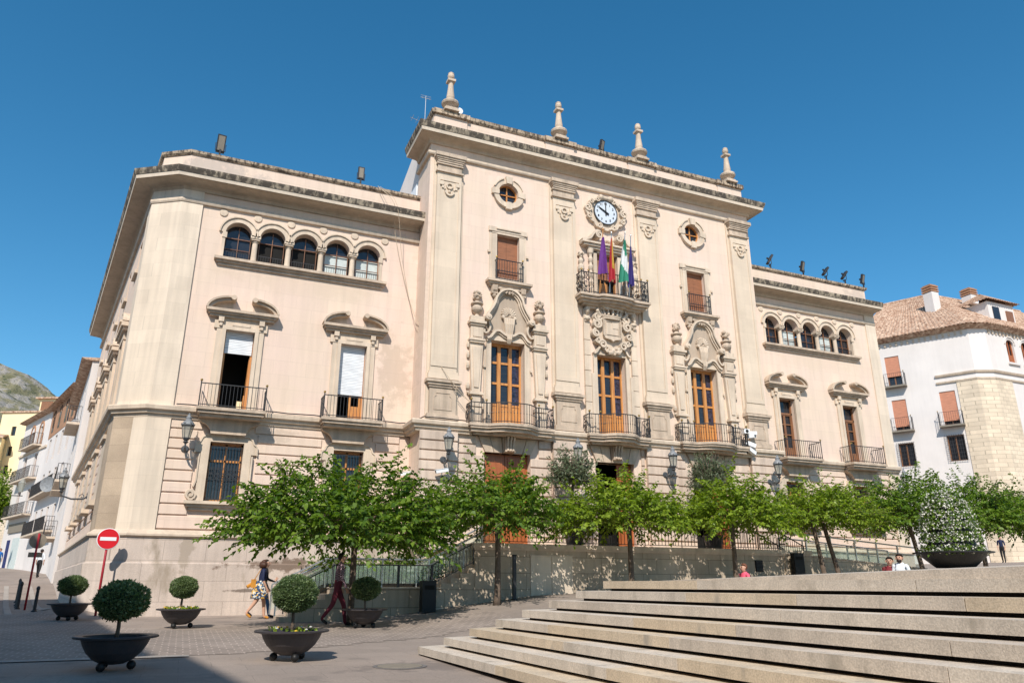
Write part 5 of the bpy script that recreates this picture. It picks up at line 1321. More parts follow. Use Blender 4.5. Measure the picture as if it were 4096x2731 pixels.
def cctv(label, loc, rz):
    t = thing('security_camera', label, 'camera', loc, rz, 'white security cameras on the facade'); q = MB(); q.tube([(0,0,0),(0,-.2,-.02),(0,-.22,.08)], .02, 5); q.build('bracket', M['white'], t)
    q = MB(Matrix.Translation((0,-.25,.12)) @ Matrix.Rotation(R_(-12), 4, 'Y')); q.box(-.24,.22,-.06,.06,-.055,.055); q.box(-.28,.2,-.075,.075,.055,.07); q.lathe([(.045,-.25),(.045,-.24)], (0,0,0), 10, axis='x', m=1); q.build('camera_body', [M['white'], M['black']], t)
cctv('security camera on the inner corner of the left wing', (-8.3,YW-.06,4.9), 0); cctv('security camera under the lantern of the first pier', (-7.4,-.27,4.85), R_(180*0))
t = thing('loudspeaker_cluster', 'cluster of white horn loudspeakers and cameras at the right balcony end', 'loudspeakers', (6.45,-.35,6.75)); q = MB(); q.tube([(0,0,-.2),(0,0,.85)], .03, 6); q.tube([(0,0,0),(0,.35,0)], .03, 6); q.build('pole', M['iron'], t)
for (x, z, a_, s_) in ((-.08,.72,-20,.8),(.17,.55,25,.72),(.24,.69,70,.64)):
    q = MB(Matrix.Translation((x,-.1,z)) @ Matrix.Rotation(R_(a_), 4, 'Z')); q.box(-.15*s_,.15*s_,-.22,.1,-.11*s_,.11*s_); q.lathe([(.09*s_,-.225),(.05,-.2),(.001,-.2)], (0,-.005,0), 12, axis='y', m=1); q.build('horn', [M['white'], M['black']], t)
for (z, a_) in ((.2,60),(-.1,100)):
    q = MB(Matrix.Translation((.15,-.1,z)) @ Matrix.Rotation(R_(a_), 4, 'Z') @ Matrix.Rotation(R_(25), 4, 'X')); q.box(-.09,.09,-.22,.2,-.08,.08); q.box(-.07,.07,-.226,-.22,-.06,.06,1); q.build('camera_body', [M['white'], M['black']], t)
# cables strung over the facade
q = MB(); pts = smooth_path([(-10.0,1.2,16.7),(-9.45,.42,15.6),(-9.2,1.0,14.5),(-8.5,1.05,11.9),(-8.0,.4,10.2),(-7.3,-.3,8.6),(-6.4,-.5,7.55)], 6); q.tube(pts, .012, 4)
pts = smooth_path([(-9.9,1.2,16.7),(-9.35,.42,15.6),(-8.9,.9,13.5),(-8.3,.9,11.0),(-7.9,.3,9.7),(-7.0,-.35,8.1),(-6.42,-.5,7.6)], 6); q.tube(pts, .009, 4)
tag(q.build('rope_cable', M['rope']), 'pale slack cable running from the left roof down to the first balcony', 'cable')
q = MB(); pts = [(-16.3+.45*k, YW-.34, 6.865+.012*math.sin(k*2.1)) for k in range(18)] + [(-8.25,.9,6.9),(-8.1,-.38,6.9)] + [(-8+.5*k, -.36, 6.89+.012*math.sin(k*1.7)) for k in range(4)]; q.tube(pts, .022, 5)
tag(q.build('black_cable', M['iron']), 'black cable lying along the stone ledge of the left wing', 'cable')
# ------------------------------------------------------------------ flags
def flag(label, b, tp, cols, wid, z0, z1, side, seed):
    t = thing('flag', label, 'flag', b, group='flags on the middle balcony'); d = Vector(tp)-Vector(b)
    q = MB(); q.tube([(0,0,0), tuple(d)], .022, 6); q.lathe([(.001,0),(.04,.03),(.03,.08),(.001,.12)], tuple(d), 8); q.build('flagpole', M['steel'] if seed != 1 else M['wood'], t)
    n, m = 22, 26; vs = []; fs = []; mi = []; rs = random.Random(seed)
    for j in range(m+1):
        v = j/m; z = z1 + (z0-z1)*v; pc = Vector(b) + d*((z-b[2])/d.z)*.0
        p = d*((z1-b[2])/d.z); base = d*((z1 - .15*v - b[2])/d.z)
        wj = wid*.82*(.12+.88*v**.8)
        for i in range(n+1):
            u = i/n
            x = base.x*(1-v*.25) + side*wj*(u-.35) ; y = base.y*(1-v*.3) - .02 + .09*math.sin(u*14+seed)*(.3+.7*v) + .03*math.sin(u*31+v*3); zz = (z-b[2]) - .10*abs(u-.4)*v*3 + .05*math.sin(u*9+seed*2)*v
            vs.append((x, y, zz))
    for j in range(m):
        for i in range(n):
            fs.append((j*(n+1)+i, j*(n+1)+i+1, (j+1)*(n+1)+i+1, (j+1)*(n+1)+i))
    q = MB(); q.v = vs; q.f = fs
    for j in range(m):
        for i in range(n):
            u, v = (i+.5)/n, (j+.5)/m; q.mi.append(cols[1](u, v))
    q.build('cloth', cols[0], t, smooth=True)
def cm_(n, c): return mk(n, c, .7, .08, 6)
pu, ye, re, gr, wh_, bl = cm_('purple cloth',(.12,.03,.20)), cm_('yellow cloth',(.45,.30,.05)), cm_('red cloth',(.35,.02,.03)), cm_('green cloth',(.03,.21,.135)), cm_('white cloth',(.58,.60,.6)), cm_('navy cloth',(.04,.03,.16))
flag('purple flag, leftmost of the four on the balcony', (-.85,-.78,12.7), (-.88,-1.3,15.35), ([pu], lambda u, v: 0), .62, 13.5, 15.05, 1, 1)
flag('red and yellow flag hanging narrow behind the purple one', (-.38,-.78,12.7), (-.45,-1.25,15.3), ([ye, re], lambda u, v: 1 if u < .3 or u > .75 or v > .72 else 0), .34, 13.3, 15.1, 1, 2)
flag('green and white flag, third from the left', (.13,-.8,12.7), (.2,-1.3,15.4), ([gr, wh_], lambda u, v: 1 if .33 < v*.75+u*.25 < .62 else 0), .66, 13.3, 15.1, -1, 3)
flag('dark blue flag, rightmost on the balcony', (.55,-.8,12.7), (.51,-1.25,15.35), ([bl], lambda u, v: 0), .38, 13.2, 14.9, -1, 4)

# ------------------------------------------------------------------ signs, bollards, bins
def disc_sign(name, label, x, y, h, r_, face, rz, back):
    t = thing(name, label, 'road sign', (x, y, g(x, y)), rz)
    q = MB(); q.tube([(0,.03,0),(0,.03,h+r_)], .035, 10); q.build('pole', M['redpole'], t, smooth=True)
    q = MB(); q.lathe([(.001,-.006),(r_,-.004),(r_+.008,.004),(r_,.012),(.001,.012)], (0,-.02,h), 36, axis='y'); p = q.build('sign_plate', M['white'] if not back else M['signback'], t)
    q = MB(); q.lathe([(.001,-.002),(r_-.012,-.002),(r_-.012,0)], (0,-.027,h), 36, axis='y'); q.build('sign_face', M['red'] if not back else M['signback'], p)
    if not back: q = MB(); q.box(-r_*.72,r_*.72,-.034,-.0295,h-r_*.17,h+r_*.17); q.build('white_bar', M['white'], p)
    return t
nx, ny = -17.62, .55
disc_sign('no_entry_sign', 'round red no entry sign with white bar on a red pole at the corner', nx, ny, 2.45-g(nx,ny), .305, None, R_(8), False)
bx_, by_ = -20.35, 6.4
t = disc_sign('road_sign', 'round road sign seen from behind on a dark red pole in the side street', bx_, by_, 2.62-g(bx_,by_), .26, None, R_(190), True)
q = MB(); q.box(-.22,.22,-.01,.02,1.78,1.95); q.build('plate', M['signback'], t)
def bollard(x, y, label, h=1.):
    t = thing('bollard', label, 'bollard', (x, y, g(x, y)), group='bollards along the side street kerb'); q = MB(Matrix.Diagonal((1,1,h,1))); q.lathe([(.07,0),(.07,.04),(.05,.06),(.045,.62),(.055,.64),(.055,.68),(.03,.72),(.001,.73)], (0,0,0), 12); q.build('post', M['iron'], t); q = MB(); q.lathe([(.09,0),(.09,.03),(.05,.05)], (0,0,0), 12); q.build('base', M['iron'], t)
bollard(-19.5, 2.6, 'nearest black bollard, standing apart to the right of the row', 1.05)
for i, lb in enumerate(('first black bollard of the close row at the side street kerb, nearest the sign pole', 'second black bollard of the close kerb row', 'third black bollard of the close kerb row', 'farthest black bollard of the close kerb row')):
    bollard(-20.72-.27*i, 7.3+1.5*i, lb, 1.3)
def slab_bin(x, y, w_, h_, d_, label):
    t = thing('litter_bin', label, 'litter bin', (x, y, g(x, y))); q = MB(); q.box(-w_/2,w_/2,-d_/2,d_/2,.02,h_); q.box(-w_/2-.01,w_/2+.01,-d_/2-.01,d_/2+.01,h_,h_+.03); q.build('body', M['black'], t); q = MB(); q.box(-w_/2+.06,w_/2-.06,-d_/2-.004,-d_/2,h_-.22,h_-.1); q.build('slot', M['dark'], t)
slab_bin(-8.72,-3.65,.42,.86,.3,'tall black litter bin at the foot of the left stairs')
slab_bin(5.72,-3.35,.46,1.02,.2,'flat black board leaning at the right end of the terrace wall')
t = thing('slim_post', 'slim black post standing before the terrace wall left of the pale metal doors', 'post', (-5.9,-3.5,g(-5.9,-3.5))); q = MB(); q.box(-.05,.05,-.05,.05,0,1.3); q.build('shaft', M['iron'], t); q = MB(); q.box(-.06,.06,-.06,.06,1.3,1.34); q.box(-.08,.08,-.08,.08,0,.02); q.build('cap', M['black'], t)
# ------------------------------------------------------------------ neighbouring buildings, hill
def local(A, B):
    """frame on a facade from A to B (plan), u along it, outside towards local -y"""
    d = Vector(B)-Vector(A); return Matrix.Translation((A[0],A[1],0)) @ Matrix.Rotation(math.atan2(d.y, d.x), 4, 'Z'), d.length
# right hand white building
KB = 1.16
def sc_(p): return (CAM.x+(p[0]-CAM.x)*KB, CAM.y+(p[1]-CAM.y)*KB)
def zk(z): return CAM.z+(z-CAM.z)*KB
E1, E2, E3, E4 = sc_((27.91,9.83)), sc_((30.46,4.97)), sc_((31.5,4.5)), sc_((46.,4.6)); EV = zk(17.45)
EA = (E1[0]-.4645*2.4, E1[1]+.885*2.4)
RB = thing('white_corner_building', 'white building with tiled roof and sandstone corner right of the town hall', 'building', (0,0,0))
M1, L1 = local(EA, E2); o1 = 2.4
W1 = [(o1+a*KB, o1+b*KB, zk(c), zk(d), m_, k_) for a,b,c,d,m_,k_ in ((.25,1.15,14.2,16.3,'pinkblind','b'),(.27,1.15,11.1,13.2,'pinkblind','b'),(.24,1.18,8.68,10.22,'pane','g'),(3.2,4.12,11.1,13.34,'pinkblind','b'),(3.16,4.16,8.75,10.42,'pane','g'))]
q = MB(M1); q.wall(0, L1, 0, EV, [(a-0,b,c,d) for a,b,c,d,_,_ in W1], 0, .35); q.build('wall', M['whitewash'], RB)
for a_, b_, c_, d_, mt, kd in W1:
    q = MB(M1); q.box(a_,a_+.08,.2,.27,c_,d_); q.box(b_-.08,b_,.2,.27,c_,d_); q.box(a_,b_,.2,.27,d_-.08,d_); q.box((a_+b_)/2-.04,(a_+b_)/2+.04,.2,.27,c_,d_); q.box(a_,b_,.2,.27,c_,c_+.08)
    w_ = q.build('window', M['darkwood'], RB)
    q = MB(M1); q.box(a_,b_,.28,.3,c_,d_); q.build('pane', M['pane'], w_)
    if kd == 'b':
        q = MB(M1); q.box(a_,b_,.06,.1,c_+(d_-c_)*(.32 if c_ > 14 else .12),d_); q.build('shutter', M['pinkblind'], w_)
        q = MB(M1); q.box(a_-.3,b_+.3,-.6,0,c_-.2,c_-.08); s_ = q.build('balcony', M['signback'], RB)
        r_ = railing([(a_-.26,-.02),(a_-.26,-.56),(b_+.26,-.56),(b_+.26,-.02)], c_-.08, c_+.92, .14, .010, knobs=[1,2], mid=False, rail=.016); r_.v = [tuple(M1 @ Vector(p)) for p in r_.v]; r_.build('railing', IR, s_)
    else:
        q = MB(M1)
        for k in range(9): q.tube([(a_-.1+.155*k,-.12,c_-.05),(a_-.1+.155*k,-.12,d_+.05)], .013, 4)
        for k in range(7): q.tube([(a_-.12,-.12,c_+.3*k),(b_+.12,-.12,c_+.3*k)], .013, 4)
        q.build('grille', M['iron'], w_)
q = MB(M1); q.box(o1-.6, o1+.05, -.45, -.05, zk(11.05), zk(11.6)); q.build('air_conditioner', M['white'], RB)
q = MB(M1); q.box(L1-1.4, L1-.35, -.02, .1, 0, 4.6); q.build('door', M['darkwood'], RB)
M2, L2 = local(E2, E3); M3, L3 = local(E3, E4)
q = MB(M2); q.box(0,L2,0,.3,0,EV); q.build('wall', M['whitewash'], RB)
q = MB(M3); hs = [(2.2,3.1,zk(15.2),zk(16.85)),(4.0,4.9,zk(15.2),zk(16.85))]
q.wall(0, L3, 0, EV, hs, 0, .35); q.build('wall', M['whitewash'], RB)
for a_, b_, c_, d_ in hs:
    q = MB(M3)
    q.box(a_,a_+.1,.15,.22,c_,d_); q.box(b_-.1,b_,.15,.22,c_,d_); q.box((a_+b_)/2-.05,(a_+b_)/2+.05,.15,.22,c_,d_); q.box(a_,b_,.16,.21,c_,c_+.7); w_ = q.build('window', M['redwood'], RB); q = MB(M3); q.box(a_,b_,.25,.27,c_,d_); q.build('pane', M['pane'], w_)
    q = MB(M3); q.bar(arc((a_+b_)/2, d_-.4, .6, 180, 0, 12), .1, -.08, 0); q.box(a_-.2,b_+.2,-.15,0,c_-.15,c_)
    for s in (1,-1):
        A = arc((a_+b_)/2, d_-.46, .45, 90, 90-90*s, 8); q.prism(A+[((a_+b_)/2+.45*s, d_)], 'xz', -.02, .1)
    q.build('window_surround', M['whitewash'], RB)
PLN = [Vector((M1 @ Vector((o1+3.15*KB,0,0)))[:2]), Vector(E2), Vector(E3), Vector((M3 @ Vector((3.2,0,0)))[:2])]
q = MB(); q.sweep([tuple(p) for p in (Vector((M1 @ Vector((L1-1.18*KB,0,0)))[:2]), Vector(E2), Vector(E3), Vector((M3 @ Vector((1.65*KB,0,0)))[:2]))], [(0,0),(.06,0),(.06,zk(13.9)),(0,zk(13.9))]); q.build('corner_stonework', M['quoin'], RB)
zs_ = zk(14.45); far_ = tuple((M3 @ Vector((L3,0,0)))[:2])
q = MB(); q.sweep([tuple(p) for p in PLN] + [far_], [(0,zs_-.14),(.12,zs_-.14),(.18,zs_),(0,zs_+.06)]); q.build('string_course', M['trim'], RB)
q = MB(); q.sweep([tuple(p) for p in PLN] + [far_], [(0,zs_-.68),(.1,zs_-.68),(.14,zs_-.56),(0,zs_-.5)]); q.build('string_course', M['trim'], RB)
pth = [EA, E2, E3, E4]
q = MB(); q.sweep(pth, [(0,EV-.15),(.15,EV-.15),(.5,EV+.1),(.55,EV+.2),(0,EV+.3)]); q.build('eaves', M['tile'], RB)
# eaves corbels in plaster
for A_, B_ in ((pth[0],pth[1]),(pth[2],pth[3])):
    Mx_, L_ = local(A_, B_); q = MB(Mx_); q.box(.1, L_-.1, -.05, 0, EV-.2, EV-.15); k = .3
    while k < L_-.2: q.box(k,k+.14,-.1,0,EV-.5,EV-.15); k += .42
    q.build('eaves_corbels', M['trim'], RB)
# tiled roof: corrugated slopes
def tiled(A, B, T0, T1, z0, z1, name='roof'):
    """ruled slope between eaves A-B at z0 and the upper edge T0-T1 at z1, laid with half round tile rows"""
    A, B, T0, T1 = [np.array(p, float) for p in (A, B, T0, T1)]; L = np.linalg.norm(B-A); n = int(L/.28); m = 18; vs=[]; fs=[]
    sub = 6
    for i in range(n*sub+1):
        u = i/(n*sub); ph = (i % sub)/sub; h = .075*abs(math.sin(math.pi*ph))
        for j in range(m+1):
            for e_ in (0, 1):
                v = (j + (0 if e_ == 0 else .98))/ (m+1); p = (A*(1-u)+B*u)*(1-v)+(T0*(1-u)+T1*u)*v
                vs.append((p[0], p[1], z0+(z1-z0)*v + h + (.0 if e_ else .05)))
    k = 2*(m+1)
    for i in range(n*sub):
        for j in range(k-1): fs.append((i*k+j, (i+1)*k+j, (i+1)*k+j+1, i*k+j+1))
    q = MB(); q.add(vs, fs); return q
rid0, rid1 = (42.5,20.5), (44.2,17.0)
def offp(p, q_, o):
    d = (Vector(q_)-Vector(p)).normalized(); n = Vector((d.y,-d.x)); return (p[0]+n.x*o, p[1]+n.y*o)
a0 = offp(pth[0], pth[1], .55); a1 = offp(pth[1], pth[0], -.55); a1 = (a1[0]-.05, a1[1]-.35); a2 = offp(pth[2], pth[3], .55); a2 = (a2[0]-.2,a2[1]-.05); a3 = offp(pth[3], pth[2], -.55)
tiled(a0, a1, rid0, rid1, EV+.02, EV+6.2).build('roof', M['tile'], RB); tiled(a1, a2, rid1, rid1, EV+.02, EV+6.2).build('roof', M['tile'], RB); tiled(a2, a3, rid1, (56,16.5), EV+.02, EV+6.2).build('roof', M['tile'], RB)
q = MB(); q.tube([(rid0[0],rid0[1],EV+6.25),(rid1[0],rid1[1],EV+6.25)], .16, 8); q.tube([(rid1[0],rid1[1],EV+6.25),(56,16.5,EV+6.25)], .16, 8); q.build('roof_ridge', M['tile'], RB)
def chimney(x, y, z, h, w_):
    q = MB(Matrix.Translation((x,y,z))); q.box(-w_,w_,-w_,w_,0,h); c_ = q.build('chimney', M['whitewash'], RB)
    q = MB(Matrix.Translation((x,y,z+h)))
    for k in range(3): q.box(-w_-.05,w_+.05,-w_-.05,w_+.05,.05+.22*k,.17+.22*k); q.box(-w_+.06,w_-.06,-w_+.06,w_-.06,.17+.22*k,.27+.22*k)
    q.build('chimney_cap', M['brick'], c_)
chimney(40.4,14.1,22.6,2.2,.42); chimney(46.6,14.9,25.0,.8,.45)
q = MB(); q.box(43,46.2,11.2,14.2,EV+.6,23.5); tr = q.build('roof_turret', M['whitewash'], RB)
q = MB(); q.box(43.5,44.3,11.15,11.25,21.9,23.1); q.box(45.1,45.9,11.1,11.2,21.6,22.9,1); q.build('turret_window', [M['pane'], M['darkwood']], tr)
for A_, B_ in (((42.6,14.6),(42.6,10.8)),((42.6,10.8),(46.6,10.8)),((46.6,10.8),(46.6,14.6))): tiled(A_, B_, (44.6,12.7), (44.6,12.7), 23.5, 24.8).build('turret_roof', M['tile'], tr)

# ---- row of old houses in the side street
def house(name, label, A, B, z0, zt, wallm, wins, depth=9, eave=.35, balc=(), rooftop=True, shop=None, arches=()):
    t = thing(name, label, 'house', (0,0,0)); Mx_, L_ = local(A, B); q = MB(Mx_)
    q.wall(0, L_, z0, zt, [(w_[0]-w_[2]/2, w_[0]+w_[2]/2, w_[1], w_[1]+w_[3]) for w_ in wins], 0, .3); q.box(0,.02,0,depth,z0,zt); q.box(L_-.02,L_,.3,depth,z0,zt); q.box(0,L_,depth-.2,depth,z0,zt)
    q.build('wall', wallm, t)
    for w_ in wins:
        a_, b_, c_, d_ = w_[0]-w_[2]/2, w_[0]+w_[2]/2, w_[1], w_[1]+w_[3]
        q = MB(Mx_); q.box(a_,a_+.07,.18,.25,c_,d_); q.box(b_-.07,b_,.18,.25,c_,d_); q.box((a_+b_)/2-.04,(a_+b_)/2+.04,.18,.25,c_,d_); q.box(a_,b_,.18,.25,d_-.07,d_); f_ = q.build('window', M['darkwood'], t); q = MB(Mx_); q.box(a_,b_,.26,.28,c_,d_); q.build('pane', M['pane'], f_)
    for (u0, u1, z_) in balc:
        q = MB(Mx_); q.box(u0,u1,-.7,0,z_-.14,z_); b_ = q.build('balcony', M['trim'], t); r_ = railing([(u0+.05,-.02),(u0+.05,-.65),(u1-.05,-.65),(u1-.05,-.02)], z_, z_+1., .16, .014, knobs=False, mid=False); r_.v = [tuple(Mx_ @ Vector(p)) for p in r_.v]; r_.build('railing', IR, b_)
    q = MB(Mx_); q.prism([(-eave-.25,zt-.02),(-eave,zt-.12),(0,zt-.15),(depth,zt+.9),(depth,zt+1.1)], 'yz', -.1, L_+.1); q.build('roof', M['tile'], t)
    for (u, z_, w_, h_) in arches:
        q = MB(Mx_); q.bar([(u-w_/2,z_),(u-w_/2,z_+h_-w_/2)] + arc(u, z_+h_-w_/2, w_/2, 180, 0, 10) + [(u+w_/2,z_)], .22, -.06, 0); q.build('window_surround', M['brick'], t)
    if shop: shop(t, Mx_, L_)
    return t
HB = [(-21.9,22.9),(-24.4,38.3),(-27.8,49.9),(-31.3,58.6)]
def w_rows(us, zs, w_=.9, h_=1.9): return [(u, z, w_, h_) for u in us for z in zs]
def HX(i):   # facades run from the far end to the near end so the outside faces the street
    return HB[i+1], HB[i]
A_, B_ = HX(0); L_ = (Vector(A_)-Vector(B_)).length
house('street_house', 'narrow white house with wooden balconies next to the town hall side wall', A_, B_, 0, 13.9, M['whitewash'], w_rows([1.5,4.2,6.9,9.6,12.2],[4.2,7.4,10.6],.95,2.1), balc=[(.7,5.0,7.3),(5.6,10.6,7.3),(.6,6.2,4.1),(8.6,13.,10.5)])
A_, B_ = HX(1)
def upper_brick(t, Mx_, L_):
    q = MB(Mx_); q.box(.05,L_-.05,-.03,0,13.2,15.7); q.build('brick_storey', M['brick'], t)
    for k in range(4):
        q = MB(Mx_); q.box(1.2+2.9*k,2.1+2.9*k,-.045,-.03,13.6,15.0); q.bar(arc(1.65+2.9*k,15.0,.5,180,0,8),.12,-.08,-.03); q.build('attic_window', M['pane'], t)
house('street_house', 'house with a red brick top storey over white walls, middle of the row', A_, B_, 0, 15.9, M['whitewash'], w_rows([1.6,4.4,7.2,10.2],[4.9,8.0,11.0],.95,2.0), balc=[(.8,11.2,8.0),(.6,6.4,4.9),(6.8,11.4,4.9)], shop=upper_brick)
A_, B_ = HX(2)
def shopfront(t, Mx_, L_):
    q = MB(Mx_); q.box(2.2,3.2,-.05,0,2.0,4.9); q.build('blue_door', cm_('blue door paint',(.02,.03,.12)), t); q = MB(Mx_); q.box(4.2,6.6,-.05,0,2.2,5.0); q.build('shop_window', M['curtain'], t); q = MB(Mx_); q.box(2.0,7.4,-.12,0,5.5,6.3); q.build('grey_awning', M['signback'], t)
    for u in (8.2,): q = MB(Mx_); q.box(u-.5,u+.5,-.08,0,5.3,5.9); q.build('air_unit', M['signback'], t)
    q = MB(Mx_); q.box(.0,L_,-.12,0,12.6,12.8); q.build('string_course', M['trim'], t)
house('street_house', 'white house with two arched brick windows at the far end of the row', A_, B_, 0, 16., M['whitewash'], w_rows([2.7,6.2],[7.0,10.2],1.,2.2)+[(3.5,13.2,1.,1.5),(6.4,13.2,1.,1.7)], balc=[(1.4,7.9,10.1),(1.2,8.6,6.9),(2.2,7.4,13.1)], shop=shopfront, arches=[(3.5,13.1,1.3,2.2),(6.4,13.1,1.3,2.2)])
t = thing('satellite_dish', 'grey satellite dish on the street house balcony', 'dish', (-25.35,38.2,8.1), R_(-20)); q = MB(); q.lathe([(.001,.12),(.3,.09),(.55,0),(.56,-.01),(.3,.07),(.001,.1)], (0,0,0), 20, axis='y'); q.build('dish', M['lampgrey'], t); q = MB(); q.tube([(0,.1,0),(0,.5,-.2),(.6,.6,-.2)], .03, 5); q.build('arm', M['iron'], t)
# yellow building on a stone wall, farther up
YB = thing('yellow_building', 'tall yellow building above the white street houses', 'building', (-35.4,84.5,0), R_(-28))
q = MB(); q.wall(-4.6,4.2,13.2,22.2,[(u-.3,u+.3,z,z+1.2) for u in (-2.6,-.6) for z in (14.2,16.6,19.2)],0,.3); q.box(-4.6,4.2,.31,9,13,22.2); q.build('wall', M['yellow'], YB)
q = MB(); q.box(-.5,4.2,1.,7,22.2,24.2); q.build('roof_storey', M['yellow'], YB); q = MB(); q.box(-1.,4.5,.6,7,24.2,24.4); q.box(-4.8,4.4,-.2,.2,22.2,22.4); q.build('roof', M['tile'], YB)
for u in (-2.6,-.6):
    for z in (14.2,16.6,19.2): q = MB(); q.box(u-.3,u+.3,.2,.25,z,z+1.2); q.build('window', M['pane'], YB)
q = MB(); q.box(-.3,1.3,.95,1.0,22.6,23.9); q.build('roof_window', M['darkwood'], YB)
t = thing('street_house', 'small ochre house with a tiled roof left of the yellow building', 'house', (-40.0,84,0)); q = MB(); q.wall(-2,1.6,13.3,18.6,[(-.6,.5,14.6,17.)],0,.3); q.box(-2,1.6,.31,5,13,18.6); q.build('wall', M['yellow'], t); q = MB(); q.box(-.6,.5,.2,.25,14.6,17); q.build('window', M['darkwood'], t); q = MB(); q.prism([(-.5,18.5),(-.4,18.8),(5,20)], 'yz', -2.2, 1.8); q.build('roof', M['tile'], t)
q = MB(); q.box(-60,-30.,80.2,83,0,13.4); tag(q.build('retaining_wall', M['quoin']), 'old stone retaining wall under the yellow building', 'wall')
# tree at the left edge
def bushy(x, y, z0, rx, rz, zc, label, seed, n_, L0, mat, cat='tree'):
    t = thing('street_tree', label, cat, (x, y, z0)); q = MB(); q.tube([(0,0,0),(.1,0,zc*.5),(0,0,zc)], [.25,.2,.1], 7); q.build('trunk', M['bark'], t, smooth=True)
    r = np.random.default_rng(seed); cl = unit(r.normal(0,1,(60,3)))*r.uniform(.3,1,(60,1))*np.array([rx,rx,rz]); pos = cl[r.integers(0,60,n_)] + r.normal(0,.16*rx,(n_,3)) + np.array([0,0,zc])
    dd = unit(r.normal(0,1,(n_,3))); nn = unit(r.normal(0,1,(n_,3))+np.array([0,0,.6])); nn = unit(nn-dd*np.sum(nn*dd,1,keepdims=True)); L = r.uniform(.6,1.3,n_)*L0
    link('crown', leaf_mesh('crown', pos, dd, nn, L, L*.6, mat), t)
bushy(-33.2,60,2.3,2.6,2.6,6.4,'broad green street tree at the left edge below the yellow building',51,5200,.3,M['mul2'])
q = MB(); t = thing('parking_sign', 'small blue and white sign at the extreme left edge', 'road sign', (-30.95,52.,g(-30.95,52.))); q.tube([(0,0,0),(0,0,4.0)], .05, 6); q.build('pole', M['signback'], t); q = MB(); q.box(-.4,.4,-.08,-.04,2.9,3.7); p = q.build('sign_plate', cm_('blue sign',(.02,.10,.45)), t); q = MB(); q.box(-.25,.25,-.085,-.08,3.1,3.35); q.build('white_band', M['white'], p)
# street lamp at the left edge
t = thing('street_lantern', 'old street lantern before the green tree at the left edge', 'lantern', (-28.9,49,g(-28.9,49))); q = MB(); q.tube([(-.6,0,6.0),(.2,0,6.0)], .04, 6); q.tube([(0,0,6),(0,0,6.3)], .04, 6); q.build('bracket', M['iron'], t); q = MB(); q.lathe([(.16,6.3),(.28,7.),(.3,7.05),(.1,7.4),(.001,7.5)], (0,0,0), 6); q.build('lamp_glass', M['lampglass'], t)
# hill
rs = np.random.default_rng(4); nx_, ny_ = 110, 70
X, Y = np.meshgrid(np.linspace(-900, 260, nx_), np.linspace(420, 1500, ny_))
def fbm(x, y, seed):
    r = np.random.default_rng(seed); z = 0
    for o in range(7):
        f = 2**o; 
        for k in range(4):
            a_ = r.uniform(0, 6.28); z = z + np.sin((x*math.cos(a_)+y*math.sin(a_))*f*.0062+r.uniform(0,6.28))*.5/f**.95
    return z
prof = np.interp(X, [-900,-420,-300,-250,-212,-196,-170,-140,-60,260], [250,250,243,236,234,224,210,196,150,40])
Z = prof*np.clip((Y-420)/560, 0, 1)**.85*np.where(Y > 1010, np.clip(1-(Y-1010)/900, .3, 1), 1) + fbm(X, Y, 3)*9*np.clip((Y-420)/300, 0, 1)
Z += np.abs(fbm(X*3, Y*3, 8))*11*np.clip((Y-420)/300, 0, 1)
v = np.stack([X, Y, Z-4], -1).reshape(-1, 3); fs = [(j*nx_+i, j*nx_+i+1, (j+1)*nx_+i+1, (j+1)*nx_+i) for j in range(ny_-1) for i in range(nx_-1)]
T = NT('rocky hillside'); ge = T.n('ShaderNodeNewGeometry'); f1 = T.noise(ge.outputs['Position'], .018, 9, .65); f2 = T.noise(ge.outputs['Position'], .06, 8, .7)
c_ = T.mix(T.ramp(f1, [(.40,0.),(.55,1.)]), (.12,.12,.058), (.27,.235,.135)); c_ = T.mix(T.ramp(f2, [(.47,0.),(.56,1.)]), c_, (.35,.315,.275)); c_ = T.mix(T.ramp(T.noise(ge.outputs['Position'], .11, 6, .6), [(.58,0.),(.66,1.)]), c_, (.04,.06,.025))
T.l(c_, T.b.inputs['Base Color']); T.b.inputs['Roughness'].default_value = .95; T.bump(f2, 1., 8.)
me = bpy.data.meshes.new('hill'); me.from_pydata(v.tolist(), [], fs); me.materials.append(T.m); me.update(); o = bpy.data.objects.new('hill', me); C.objects.link(o); o['kind'] = 'structure'
# houses behind the photographer and across the side street: they throw the shade on the left foreground
def shade_house(label, x0, x1, y0, y1, h, ang, piv):
    t = thing('street_house', label, 'house', (piv[0], piv[1], 0), ang); q = MB(); q.box(x0,x1,y0,y1,-.5,h); q.build('wall', M['whitewash'], t)
    q = MB(); q.box(x0-.1,x1+.1,y0-.1,y1+.1,h,h+.2); q.build('roof', M['tile'], t)
    k = 0
    q = MB()
    for z in range(1, int(h/3.4)):
        for y in np.arange(y0+1.5, y1-1, 2.6): q.box(x1,x1+.03,y-.5,y+.5,z*3.4,z*3.4+1.9)
    q.build('window', M['pane'], t)
hs_ = 18.; cot = 1/math.tan(R_(SUN_EL)); ox, oy = math.sin(R_(SUN_AZ))*cot*hs_, math.cos(R_(SUN_AZ))*cot*hs_
angS = R_(9.2)
shade_house('tall white house across the side street that shades the left pavement', -14, 0, .0, 25.5, hs_-.2, angS, (-15.75-ox, -11.2-oy))
shade_house('tall white house behind the camera that shades the near left pavement', -22, 0, -26, 0, hs_-.2, angS*1.0, (-15.21-ox, -11.75-oy))
